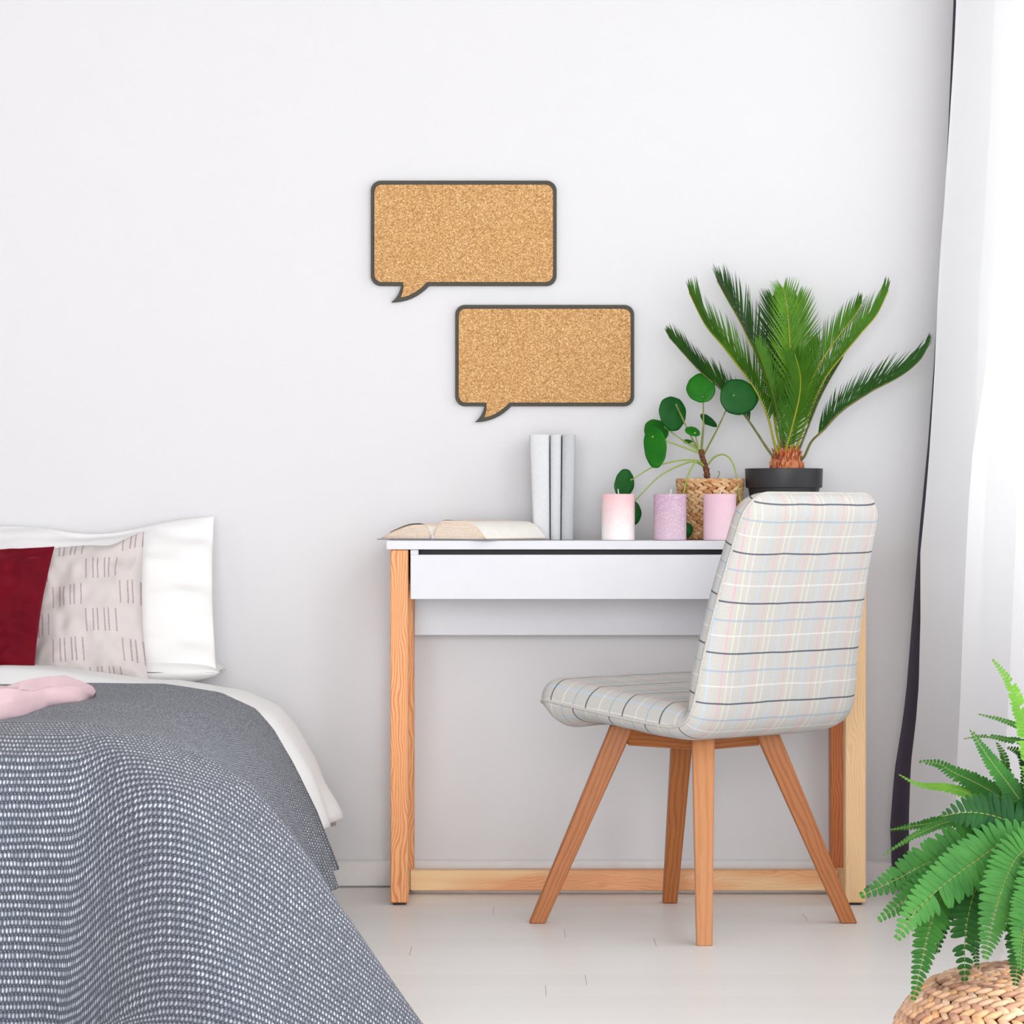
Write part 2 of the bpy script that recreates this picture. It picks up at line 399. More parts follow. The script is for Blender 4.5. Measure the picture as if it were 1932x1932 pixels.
# unseen wall behind the camera; wide opening made up to let fill light in
m = MB()
m.box((XL_, YB-.1, 0), (-1.7, YB, ZC), .0005); m.box((1.2, YB-.1, 0), (XR, YB, ZC), .0005); m.box((-1.7, YB-.1, 2.3), (1.2, YB, ZC), .0005)
struct('wall_rear', m, M_WALL)
# baseboards
m = MB(); zt = zpx(1625, YW-.014)
m.grid(lambda u, v: Vector((lerp(XL_, XR, u), [YW-.001, YW-.008, YW-.014, YW-.014, YW-.014, YW-.001][round(v*5)], [zt+.002, zt, zt-.004, .01, .004, .004][round(v*5)])), 1, 5)
struct('baseboard_back', m, M_TRIM)
m = MB(); m.box((XR-.014, 4.36, .004), (XR, YW-.02, zt)); struct('baseboard_right', m, M_TRIM)

# ---------------------------------------------------------------- cork speech bubbles
M_CORK = m_cork(); M_FRAME = plain('dark_grey_rubber_cork', (84, 82, 76), .85, .28, 500, .4, .15)
def arc(cx, cy, r, a0, a1, n=8): return [(cx+r*math.cos(math.radians(lerp(a0, a1, i/n))), cy+r*math.sin(math.radians(lerp(a0, a1, i/n)))) for i in range(n+1)]
def qb(a, b, c, n=8): return [((1-t)**2*a[0]+2*t*(1-t)*b[0]+t*t*c[0], (1-t)**2*a[1]+2*t*(1-t)*b[1]+t*t*c[1]) for t in [i/n for i in range(n+1)]]
def bubble(x0, y0, x1, y1, r, tl, tip, tr, ctrl1, ctrl2):
    p = arc(x0+r, y0+r, r, 180, 270)+arc(x1-r, y0+r, r, 270, 360)+arc(x1-r, y1-r, r, 0, 90)
    p += qb((tr, y1), ctrl2, tip)+qb(tip, ctrl1, (tl, y1))[1:]+arc(x0+r, y1-r, r, 90, 180)
    return p
def prism(pts, Yf, Yb, bev=0.0):
    """pixel outline on the wall plane, front face at Yf, back at Yb"""
    m = MB(); k = YW
    w = [Vector(((x-C0)*k/F, 0, HC-(y-C0)*k/F)) for x, y in pts]; n = len(w)
    f = [Vector((q.x, Yf, q.z)) for q in w]; b = [Vector((q.x, Yb, q.z)) for q in w]
    m.add(f+b, [tuple(range(n)), tuple(reversed(range(n, 2*n)))]+[(i, (i+1) % n, n+(i+1) % n, n+i) for i in range(n)])
    return m
def tri(o):
    bm = bmesh.new(); bm.from_mesh(o.data); bmesh.ops.triangulate(bm, faces=[f for f in bm.faces if len(f.verts) > 4]); bm.to_mesh(o.data); bm.free()
for (dx, dy, s, lab) in ((0, 0, 1, 'upper left cork speech bubble pinboard with dark grey border on white wall'), (159, 234, .963, 'lower right cork speech bubble pinboard with dark border, above the grey books')):
    T = lambda pts: [(700+dx+(x-700)*s, 342+dy+(y-342)*s) for x, y in pts]
    out = bubble(700, 342, 1050, 540, 19, 757, (739, 571), 810, (754, 559), (781, 571))
    inn = bubble(707, 350, 1043, 533, 14, 761, (757, 562), 806, (763, 548), (783, 558))
    c = P(875+dx, 540+dy, YW)
    t = thing('cork_board', (c.x, YW, c.z), lab, 'pinboard', 'speech bubble cork boards on the wall')
    o = obj('frame', prism(T(out), YW-.014, YW-.0005), M_FRAME, t, smooth=False); tri(o)
    o = obj('cork_panel', prism(T(inn), YW-.017, YW-.013), M_CORK, t, smooth=False); tri(o)

# ---------------------------------------------------------------- desk
ZD = .7603; YF, YK = 6.89, 7.19
M_PINE = m_wood('orange_pine', (244, 178, 122), (212, 112, 58), .0062, .75)
M_PINE2 = m_wood('pale_pine', (240, 203, 156), (226, 172, 118), .0048, .5)
M_PINE3 = m_wood('two_tone_pine', (232, 168, 118), (206, 132, 84), .0050, .5, (240, 208, 160))
M_PINED = m_wood('red_brown_pine', (204, 118, 66), (166, 82, 40), .0070, .7)
M_WHT = plain('white_laminate', (216, 218, 224), .35, .006, 20, 0, .4)
M_BLK = plain('black_plastic', (38, 36, 40), .5)
xl0, xl1, xr0, xr1 = -.2535, -.2165, .695, .738
desk = thing('desk', ((xl0+xr1)/2, (YF+YK)/2, 0), 'white desk with pine legs and one long drawer against the back wall', 'desk')
m = MB(); m.box((-.262, YF-.005, ZD-.0185), (.746, YK+.01, ZD), .001); obj('tabletop', m, M_WHT, desk, 'auto')
zl = ZD-.019
m = MB(); m.beam((( xl0+xl1)/2, YF+.021, .005), ((xl0+xl1)/2, YF+.021, zl), xl1-xl0, .042, bev=.002); l1 = obj('leg', m, M_PINE, desk, 'auto')
m = MB(); m.beam(((xr0+xr1)/2, YF+.021, .005), ((xr0+xr1)/2, YF+.021, zl), xr1-xr0, .042, bev=.002); l2 = obj('leg', m, M_PINE2, desk, 'auto'); l2['label'] = 'pale pine front leg'
m = MB(); m.beam((-.230, YK-.022, .005), (-.230, YK-.022, zl), .036, .040); l3 = obj('leg', m, M_PINE, desk, 'auto')
m = MB(); m.beam((.712, YK-.022, .005), (.712, YK-.022, zl), .046, .040); l4 = obj('leg', m, M_PINED, desk, 'auto'); l4['label'] = 'reddish pine back leg'
for l, x, y in ((l1, (xl0+xl1)/2, YF+.021), (l2, (xr0+xr1)/2, YF+.021), (l3, -.230, YK-.022), (l4, .712, YK-.022)):
    m = MB(); m.box((x-.013, y-.014, 0), (x+.013, y+.014, .006), .001); obj('foot_pad', m, M_BLK, l, 'auto')
for x in (-.236, .7165):
    m = MB(); m.beam((x, YF+.042, .03), (x, YK-.042, .03), .034, .042, ax=(1, 0, 0)); obj('side_rail', m, M_PINE2, desk, 'auto')
    m = MB(); m.beam((x, YF+.042, .70), (x, YK-.042, .70), .034, .075, ax=(1, 0, 0)); obj('side_rail', m, M_PINE2, desk, 'auto')
m = MB(); m.beam((-.2185, 7.10, .0305), (.6995, 7.10, .0305), .04, .044, ax=(0, 1, 0)); obj('back_rail', m, M_PINE3, desk, 'auto')
dx0, dx1 = -.212, .692
m = MB(); m.box((dx0, YK-.03, .553), (dx1, YK-.014, zl), .001); obj('back_panel', m, M_WHT, desk, 'auto')
for x in (dx0, dx1-.017): m = MB(); m.box((x, YF+.004, .640), (x+.017, YK-.035, zl), .001); obj('side_apron', m, M_WHT, desk, 'auto')
m = MB(); m.box((dx0+.018, YF+.03, zl-.012), (dx1-.018, YK-.04, zl), .001); obj('drawer_gap_shade', m, M_BLK, desk, 'auto')['label'] = 'black board painting the shade in the gap above the drawer'  # black slab under the top stands in for shade in the gap
dr = MB(); dr.box((dx0+.0005, YF-.002, zpx(1130.5, YF)), (dx1-.0005, YF+.016, zpx(1046.5, YF)), .001)
dr.box((dx0+.02, YF+.016, .648), (dx1-.02, YK-.05, .653), .0005)
obj('drawer', dr, M_WHT, desk, 'auto')

# ---------------------------------------------------------------- upright grey books
M_GRY = [plain('grey_book_cloth_%d' % i, c, .7, .02, 300, .15) for i, c in enumerate(((218, 220, 223), (210, 213, 216), (192, 195, 199)))]
M_PAGE = plain('cream_book_pages', (247, 240, 230), .85, .02, 200)
YS = 7.045
for i, (xb0, xb1, xt0, xt1, lab) in enumerate(((1007, 1037, 999, 1036, 'thick pale grey book standing leftmost of the three on the desk'), (1039, 1057.5, 1038.5, 1059, 'slim grey book standing in the middle of the three upright books'), (1059, 1082, 1061, 1086, 'darker grey book standing rightmost of the three, nearest the candles'))):
    zt = zpx(820, YS); z0 = ZD+.0005
    c = P((xb0+xb1)/2, 1019, YS)
    bk = thing('book', (c.x, YS+.08, z0), lab, 'book', 'upright grey books on the desk')
    dep = .155 if i else .16
    def sec(s, inset=0.0, xb0=xb0, xb1=xb1, xt0=xt0, xt1=xt1):
        a = xpx(lerp(xb0, xt0, s), YS); b = xpx(lerp(xb1, xt1, s), YS); return a+inset, b-inset
    cov = MB(); n = 10
    path = []
    for k in range(n+1):   # rounded spine
        ph = PI*k/n; path.append((.5-.5*math.cos(ph), .006-.009*math.sin(ph)))
    path = [(0, dep)]+[(0, .012)]+path+[(1, .012)]+[(1, dep)]
    th = .0022
    def cf(u, v, w=0):
        k = u*(len(path)-1); a, b = sec(v); i0 = min(int(k), len(path)-2); fx = lerp(path[i0][0], path[i0+1][0], k-i0); fy = lerp(path[i0][1], path[i0+1][1], k-i0)
        if w: fx = .5+(fx-.5)*(1-2*th/(b-a)); fy = fy+th*(1 if fy < .012 else 0)
        return Vector((lerp(a, b, fx), YS+fy, lerp(z0, zt, v)))
    N = len(path)-1
    cov.grid(lambda u, v: cf(u, v), N, 4); cov.grid(lambda u, v: cf(u, v, 1), N, 4)
    cov.grid(lambda u, v: cf(u, 1, v), N, 1); cov.grid(lambda u, v: cf(u, 0, v), N, 1)
    cov.grid(lambda u, v: cf(0, u, v), 1, 1); cov.grid(lambda u, v: cf(1, u, v), 1, 1)
    obj('cover', cov, M_GRY[i], bk, 'auto', weld=True)
    a0, a1 = sec(0, .0025); b0, b1 = sec(1, .0025)
    pg = MB(); y0, y1 = YS+.006, YS+dep-.004; q0, q1 = z0+.003, zt-.004
    pg.add([(a0, y0, q0), (a1, y0, q0), (a1, y1, q0), (a0, y1, q0), (b0, y0, q1), (b1, y0, q1), (b1, y1, q1), (b0, y1, q1)], [(0, 3, 2, 1), (4, 5, 6, 7), (0, 1, 5, 4), (1, 2, 6, 5), (2, 3, 7, 6), (3, 0, 4, 7)])
    obj('page_block', pg, M_PAGE, bk, False)

# ---------------------------------------------------------------- open book
th = math.radians(39); BX = Vector((math.cos(th), -math.sin(th), 0)); BY = Vector((math.sin(th), math.cos(th), 0))
CC = Vector((-.053, 6.862, ZD)); BW = .148; BL = .205
sp = CC-BX*BW; ob = thing('open_book', sp+BY*BL/2, 'open book with cream pages lying face up at the left end of the desk', 'book')
def L2W(x, y, z): return sp+BX*x+BY*y+Vector((0, 0, z))
M_PG1 = plain('aged_page_edges', (244, 226, 208), .85, .03, 200); M_PG2 = plain('white_book_page', (250, 247, 241), .8, .01, 50)
def topz(t, H): # t 0 spine..1 fore-edge
    b, q = (.24, .60) if H > .035 else (.20, .34)
    a = (1-(1-min(1, t/b))**2.2)**.7
    return H*a*(1-.06*min(1, max(0, (t-b)/.5)))*(1-max(0, (t-q)/(1-q))**(2.2 if H > .035 else 1.5)*.94)
for sgn, H, nm in ((1, .0385, 'right'), (-1, .030, 'left')):
    m = MB(); zb = .0035
    def bf(u, v, sgn=sgn, H=H):
        x = .002+u*(BW-.006); z = zb+topz(u, H); return L2W(sgn*x, v, z)
    m.grid(lambda u, v: bf(u, .002+v*(BL-.004)), 40, 10, mi=0)
    lay = 9   # page stack edges, slight leaf steps
    for yy, s in ((.002, -1), (BL-.002, 1)):
        m.grid(lambda u, v: L2W(sgn*(.002+u*(BW-.006)), yy+s*.0006*math.sin(v*40+u*3), zb+topz(u, H)*v), 40, 14, mi=1)
    m.grid(lambda u, v: L2W(sgn*(BW-.004), lerp(.002, BL-.002, u), zb+topz(1, H)*v), 2, 3, mi=1)
    m.grid(lambda u, v: L2W(sgn*(.002+u*(BW-.006)), lerp(.002, BL-.002, v), zb), 4, 1, mi=1)
    obj('page_block', m, [M_PG2, M_PG1], ob, 'auto', weld=True)
    # a few lifted leaves near the spine
    for k, (h, q) in enumerate(((1.0, .40), (.86, .36)) if sgn > 0 else ((1.04, .8),)):
        m = MB()
        m.grid(lambda u, v: L2W(sgn*(.003+u*(BW*q)), .003+v*(BL-.006)+0*u-.002, zb+topz(u*q, H)*h+.0015*math.sin(u*PI)), 24, 2)
        m.grid(lambda u, v: L2W(sgn*(.003+u*(BW*q)), .003+v*(BL-.006)-.002, zb+topz(u*q, H)*h+.0015*math.sin(u*PI)-.0006), 24, 2)
        obj('loose_page', m, M_PG1, ob, True)
m = MB(); m.grid(lambda u, v: L2W(lerp(-BW-.004, BW+.004, u), lerp(-.003, BL+.003, v), .0028+.0*abs(u-.5)), 20, 1)
m.grid(lambda u, v: L2W(lerp(-BW-.004, BW+.004, u), lerp(-.003, BL+.003, v), .0004), 20, 1)
m.grid(lambda u, v: L2W(lerp(-BW-.004, BW+.004, u), -.003, lerp(.0004, .0028, v)), 20, 1); m.grid(lambda u, v: L2W(lerp(-BW-.004, BW+.004, u), BL+.003, lerp(.0004, .0028, v)), 20, 1)
for x in (-BW-.004, BW+.004): m.grid(lambda u, v: L2W(x, lerp(-.003, BL+.003, u), lerp(.0004, .0028, v)), 1, 1)
obj('cover', m, plain('slate_book_cover', (150, 152, 160), .6, .03), ob, False, weld=True)
m = MB(); m.tube([L2W(0, -.002, .007), L2W(0, BL+.002, .007)], .0045, 10); obj('binding', m, plain('white_headband', (220, 214, 216), .7), ob)

# ---------------------------------------------------------------- candles
CAND = [(1167, 1021, 932, 31.3, m_candle('pink_white_lit_wax', (245, 202, 206), (253, 246, 245), (255, 238, 236), .15), 'pillar candle of pale pink wax, fade to white partly painted light, leftmost candle on the desk'),  # downward fade is wax tint plus some light painted into the colour
        (1265, 1021, 932, 31, m_candle('mauve_wax', (205, 172, 196), (216, 190, 208), (240, 224, 234), .75), 'mottled mauve pillar candle, middle of three candles on the desk'),
        (1359, 1021, 932, 31, m_candle('lilac_pink_wax', (240, 200, 216), (244, 214, 226), (252, 232, 240), .25), 'rose pink pillar candle in front of the woven basket, beside the chair back')]
M_WICK = plain('white_wick', (244, 236, 230), .9)
for i, (x, yb, yt, r, mat, lab) in enumerate(CAND):
    Y = 6.965; c = Vector((xpx(x, Y-.02), Y, ZD+.0004)); R = r*(Y-.02)/F; H = zpx(yt, Y)-c.z
    t = thing('pillar_candle', c, lab, 'candle', 'pillar candles on the desk')
    m = MB(); m.lathe(c, [(0, 0), (R-.001, 0), (R, .001), (R, H-.0015), (R-.0015, H), (R*.6, H-.0005), (0, H-.0012)], 56)
    obj('wax_body', m, mat, t, 'auto', weld=True)
    m = MB(); b = c+Vector((.001, 0, H-.003)); d = (-1, 1.2, 2)[i]*.0015
    m.tube([b, b+Vector((d*.3, 0, .006)), b+Vector((d, .001, .0135))], [.0011, .0011, .0009], 8); obj('wick', m, M_WICK, t)

# ---------------------------------------------------------------- plant helpers
M_SOIL = plain('dark_potting_soil', (62, 44, 34), .95, .4, 220, .8)
def strandrow(m, cen, R, z, n, ln, wd, thk, slant, phase, zj=.0, out=0.0):
    for j in range(n):
        a = 2*PI*(j+phase)/n; rr = R+random.uniform(-.0006, .0006)
        nr = Vector((math.cos(a), math.sin(a), 0)); tg = Vector((-math.sin(a), math.cos(a), 0))
        nrm = (nr+Vector((0, 0, -out))).normalized()
        ax = (tg+Vector((0, 0, slant*random.uniform(.8, 1.2)))).normalized(); b = nrm.cross(ax).normalized()
        m.blob(cen+nr*rr+Vector((0, 0, z+random.uniform(-zj, zj))), ax, b, nrm, ln*random.uniform(.92, 1.1), wd*random.uniform(.9, 1.12), thk, 6, 7)

# basket with money plant
YP = 7.085; bc = Vector((xpx(1340, YP), YP, ZD+.0004)); RT, RB = .0735, .054; HB = zpx(906, YP)-bc.z
M_STRAW = m_straw('woven_water_hyacinth', [(188, 132, 84), (214, 164, 112), (228, 186, 138), (236, 202, 158)])
pil = thing('potted_plant', bc, 'round-leaved pancake plant with arching stems in a woven basket behind the candles', 'plant')
m = MB(); nr = 15; nc = 22
for k in range(nr):
    f = (k+.5)/nr; R = lerp(RB, RT, f**.85)-.003
    strandrow(m, bc, R, f*(HB-.008)+.002, nc, 2*PI*R/nc*.60, HB/nr*.62, .0042, (.42 if k % 2 else -.42), .5*(k % 2), .0004, .15)
bas = obj('basket', m, M_STRAW, pil)
m = MB(); m.lathe(bc, [(0, .003), (RB-.006, .003), (RT-.008, HB-.010), (RT-.014, HB-.010)], 40); obj('basket_lining', m, plain('dark_basket_lining', (104, 70, 46), .9, .2), bas)
m = MB()
for q in range(2): strandrow(m, bc, RT-.003, HB-.0035+.003*q, 30, 2*PI*RT/30*.75, .0036, .0042, .25*(1-2*q), .5*q, .0003)
obj('basket_rim', m, M_STRAW, bas)
m = MB(); m.grid(lambda u, v: bc+Vector((math.cos(u*2*PI)*v*(RT-.006), math.sin(u*2*PI)*v*(RT-.006), HB-.007+.004*(1-v)+.002*noise.noise(Vector((math.cos(u*6.28)*v*8, math.sin(u*6.28)*v*8, 0))))), 40, 10)
for k in range(90):
    a = random.uniform(0, 6.28); r = random.uniform(0, RT-.012); m.blob(bc+Vector((math.cos(a)*r, math.sin(a)*r, HB-.002)), Vector((1, 0, 0)), Vector((0, 1, 0)), Vector((0, 0, 1)), random.uniform(.001, .004), .0012, random.uniform(.001, .0025), 4, 5)
obj('soil', m, M_SOIL, pil)
m = MB(); st = cr([P(1333, 912, YP), P(1334, 895, YP), P(1330, 878, YP), P(1325, 862, YP), P(1323, 848, YP)], 24)
m.tube(st, [.0062+.0012*noise.noise(p*400) for p in st], 10)
for k in range(16):
    p = st[random.randint(4, 22)]; a = random.uniform(0, 6.28); d = Vector((math.cos(a), math.sin(a), .6)).normalized()
    m.tube([p, p+d*.008, p+d*.011+Vector((0, 0, .002))], [.0016, .001, .0002], 5)
m.tube([P(1352, 905, YP), P(1356, 898, YP-.004), P(1358, 891, YP), P(1354, 889, YP)], .0008, 5)
obj('stem', m, plain('brown_woody_stem', (104, 68, 46), .85, .35, 200, .5), pil)
M_PL = m_leaf('glossy_green_leaf', (22, 102, 22), (40, 128, 28), .38, 18, .2, .12); M_PLD = m_leaf('deep_green_leaf', (12, 76, 26), (24, 94, 30), .38, 18, .2, .1)
M_PET = m_petiole('green_brown_petiole', (130, 128, 66), (150, 158, 84)); M_PET2 = m_petiole('pale_green_petiole', (152, 178, 92), (170, 192, 104))
# (centre, rx, ry, rot deg, tiltX, tiltY, attach, petiole points, material, petiole mat, depth)
PL = [((1323, 732), 27, 28, 0, .2, -.25, (1326, 749), [(1327, 765), (1327, 810), (1324, 850)], M_PL, M_PET, 7.07),
      ((1269, 780), 26, 33, 8, .1, .45, (1276, 764), [(1288, 790), (1303, 822), (1319, 850)], M_PLD, M_PET, 7.08),
      ((1394, 749), 37, 34, -8, .1, .25, (1384, 746), [(1370, 774), (1352, 812), (1329, 856)], M_PLD, M_PET, 7.03),
      ((1236, 843), 21, 40, 4, .3, -.6, (1232, 824), [(1254, 831), (1285, 842), (1320, 855)], M_PL, M_PET2, 7.04),
      ((1238, 814), 22, 24, 30, .5, -.6, (1254, 806), [(1262, 812), (1290, 832), (1318, 850)], M_PL, M_PET2, 7.12),
      ((1307, 814), 15, 9, -18, .8, .2, (1311, 817), [(1314, 830), (1319, 850)], M_PL, M_PET2, 7.05),
      ((1337, 793), 19, 7.5, -38, .8, .2, (1328, 800), [(1325, 820), (1323, 850)], M_PLD, M_PET2, 7.11),
      ((1298, 833), 9, 4.5, -5, .8, 0, (1304, 836), [(1312, 843), (1320, 852)], M_PL, M_PET2, 7.1),
      ((1178, 912), 19, 27, -10, .1, .6, (1191, 905), [(1196, 903), (1230, 882), (1275, 870), (1305, 868), (1328, 872)], M_PLD, M_PET2, 7.06),
      ((1186, 968), 24, 28, 0, .1, .2, (1195, 948), [(1212, 930), (1245, 898), (1285, 877), (1310, 871), (1328, 880)], M_PLD, M_PET2, 7.05),
      ((1296, 1000), 12, 14, 0, .1, .2, (1290, 990), [(1287, 950), (1292, 920), (1302, 888), (1316, 870), (1331, 882)], M_PLD, M_PET2, 6.99),
      ((1404, 962), 12, 17, 0, .2, .3, (1397, 948), [(1393, 920), (1385, 880), (1370, 859), (1350, 861), (1334, 878)], M_PLD, M_PET2, 7.03)]
for (cx, cy), rx, ry, rot, tx, ty, att, pets, ml, mp, Yl in PL:
    r = math.radians(rot); cs, sn = math.cos(r), math.sin(r); c = P(cx, cy, Yl); k = Yl/F; w = random.uniform(0, 9)
    a = P(att[0], att[1], Yl)-c
    def lf(u, v, s=0.0):
        ph = u*2*PI; rr = 1+.03*math.sin(3*ph+w)+.012*math.sin(9*ph+w)
        x0, z0 = math.cos(ph)*rx*k*rr, math.sin(ph)*ry*k*rr
        x = x0*cs-z0*sn; z = x0*sn+z0*cs
        x = lerp(a.x, x, v); z = lerp(a.z, z, v)
        y = tx*z*1.0+ty*x-.0022*(1-v)*0+.004*v*v+.0005*math.sin(ph*5+w)*v
        y -= .0035*(1-v)**2*-1
        return c+Vector((x, y+s, z))
    m = MB(); m.grid(lambda u, v: lf(u, v), 48, 8); m.grid(lambda u, v: lf(u, v, .0008), 48, 8); m.grid(lambda u, v: lf(u, 1, v*.0008), 48, 1)
    leaf = obj('leaf', m, ml, pil, weld=True)
    n = len(pets); pp = [P(att[0], att[1], Yl)+Vector((0, .004+tx*a.z+ty*a.x, 0))]+[P(q[0], q[1], lerp(Yl, YP, (i+1)/n)) for i, q in enumerate(pets)]
    m = MB(); pts = cr(pp, 26); m.tube(pts, [lerp(.0013, .0022, i/25) for i in range(26)], 8); 
    m.blob(P(att[0], att[1], Yl)+Vector((0, tx*a.z+ty*a.x+.0005, 0)), Vector((1, 0, 0)), Vector((0, 0, 1)), Vector((0, 1, 0)), .0022, .0022, .0012, 5, 8)
    obj('petiole', m, mp, leaf)

# ---------------------------------------------------------------- palm
YC = 7.085; pc = Vector((xpx(1479, YC), YC, ZD+.0004)); k = YC/F; HP = zpx(884, YC)-pc.z
palm = thing('potted_palm', pc, 'sago palm with feathery fronds in a matte black pot behind the chair', 'plant')
R1, R2 = 73.5*k, 67.5*k; zr = HP-(920-884)*k
m = MB(); m.lathe(pc, [(0, 0), (.056, 0), (.058, .002), (R2, zr-.001), (R1-.002, zr), (R1-.0015, zr+.002), (R1, HP-.001), (R1-.001, HP), (R1-.004, HP), (R1-.006, HP-.012), (R1-.006, HP-.02), (0, HP-.02)], 72)
obj('pot', m, plain('matte_black_plastic', (50, 50, 54), .42, .04, 60, 0, .4), palm, 'auto', weld=True)
m = MB(); m.grid(lambda u, v: pc+Vector((math.cos(u*2*PI)*v*(R1-.007), math.sin(u*2*PI)*v*(R1-.007), HP-.014+.006*(1-v))), 40, 6); obj('soil', m, M_SOIL, palm)
# shaggy trunk
m = MB(); tc = pc+Vector((.006, 0, HP-.018)); TR, TH = .036, .038
m.lathe(tc, [(TR*.95, 0), (TR, .02), (TR*.92, .034), (TR*.6, .048), (0, .052)], 24)
for q in range(210):
    a = random.uniform(0, 2*PI); h = random.random(); R = TR*(1-.35*h*h)
    nr = Vector((math.cos(a), math.sin(a), 0)); p = tc+nr*R*.95+Vector((0, 0, .012+h*.042))
    up = (Vector((0, 0, 1))+nr*random.uniform(-.1, .35)+Vector((random.uniform(-.3, .3), random.uniform(-.3, .3), 0))).normalized(); b = nr.cross(up).normalized()
    L = random.uniform(.006, .012)*(1+h*.6); m.blob(p, up, b, nr, L, random.uniform(.002, .0045), .0028, 5, 6, point=.5)
obj('trunk', m, m_straw('rusty_palm_scales', [(140, 66, 40), (186, 92, 58), (206, 118, 76), (228, 168, 122), (168, 78, 46)]), palm)

M_PF = [m_leaf('palm_green_%d' % i, a, b, .4, 14, .22, .18) for i, (a, b) in enumerate((((44, 92, 16), (74, 128, 24)), ((24, 66, 24), (42, 90, 28)), ((66, 124, 20), (104, 158, 32))))]
M_RA = m_petiole('yellow_green_midrib', (140, 148, 40), (176, 170, 44)); M_RB = m_petiole('olive_midrib', (92, 100, 48), (128, 122, 60))
def leaflet(m, p, d, s, n, L, W, droop=0.0, seg=4, fold=.25, blunt=False):
    """narrow blade from p along d, width along s, curving by droop along n"""
    vs, fs, uv = [], [], []
    for i in range(seg+1):
        t = i/seg; w = W*((.72, .98, 1, .86, .30)[i] if blunt else (math.sin(PI*(.12+.88*t)**.75) if t < 1 else 0))*.5+.0001
        c = p+d*L*t+n*droop*L*t*t
        vs += [c-s*w+n*w*fold, c-n*w*fold*.2, c+s*w+n*w*fold]; uv += [(0, t), (.5, t), (1, t)]
    for i in range(seg): a = i*3; fs += [(a, a+1, a+4, a+3), (a+1, a+2, a+5, a+4)]
    m.add(vs, fs, uv)
def frond(parent, pts, roll, L, n, mat, mrib, start=.2, wid=.0042, ang=.62, vee=.45, side='both', rib=(.0032, .0009), name='frond', tipf=.5, droop=.06, skipr=0.0, lfun=None, updir=False, angc=None, blunt=False):
    pl = cr(pts, 60); m = MB(); N = n
    cenA = None
    for i in range(N):
        f = start+(1-start)*(i+.3)/N; x = f*59; i0 = min(57, int(x)); p = pl[i0].lerp(pl[i0+1], x-i0); T = (pl[i0+2]-pl[max(0, i0-1)]).normalized()
        ip = Vector((T.z, 0, -T.x))                      # in-picture perpendicular
        if ip.length < 1e-3: ip = Vector((1, 0, 0))
        ip.normalize()
        if updir and T.x > .0: ip = -ip
        dy = T.cross(ip).normalized()
        for sd in (-1, 1):
            if random.random() < skipr: continue
            S = (dy*math.cos(roll)+ip*math.sin(roll))*sd
            A = (dy*-math.sin(roll)+ip*math.cos(roll))
            g = (f-start)/(1-start)
            prof = lfun(g) if lfun else (.30+.70*math.sin(PI*min(1, .12+g*.80))**.7)*(1-.0*g)
            if not lfun and g > .85: prof *= lerp(1, tipf, (g-.85)/.15)
            al = (angc(g) if angc else ang*lerp(1.2, .6, g))*random.uniform(.93, 1.07)
            dr = (T*math.cos(al)+(S*math.cos(vee)+A*math.sin(vee))*math.sin(al)).normalized()
            wv = (T-dr*T.dot(dr)).normalized()
            leaflet(m, p, dr, wv, A, L*prof*random.uniform(.94, 1.05), wid*(lerp(1, .45, max(0, (g-.6)/.4)) if blunt else 1), -droop*random.uniform(.5, 1.6), 4, .25, blunt)
    fr = obj(name, m, mat, parent, fix=False)
    mr = MB(); mr.tube(pl, [lerp(rib[0], rib[1], (i/59)**.8) for i in range(60)], 7); obj('midrib', mr, mrib, fr)
    return fr
def pp(lst, Y0, Y1): 
    n = len(lst)-1
    return [P(x, y, lerp(Y0, Y1, i/n)) for i, (x, y) in enumerate(lst)]
h = -1  # adaxial side flips with lean direction
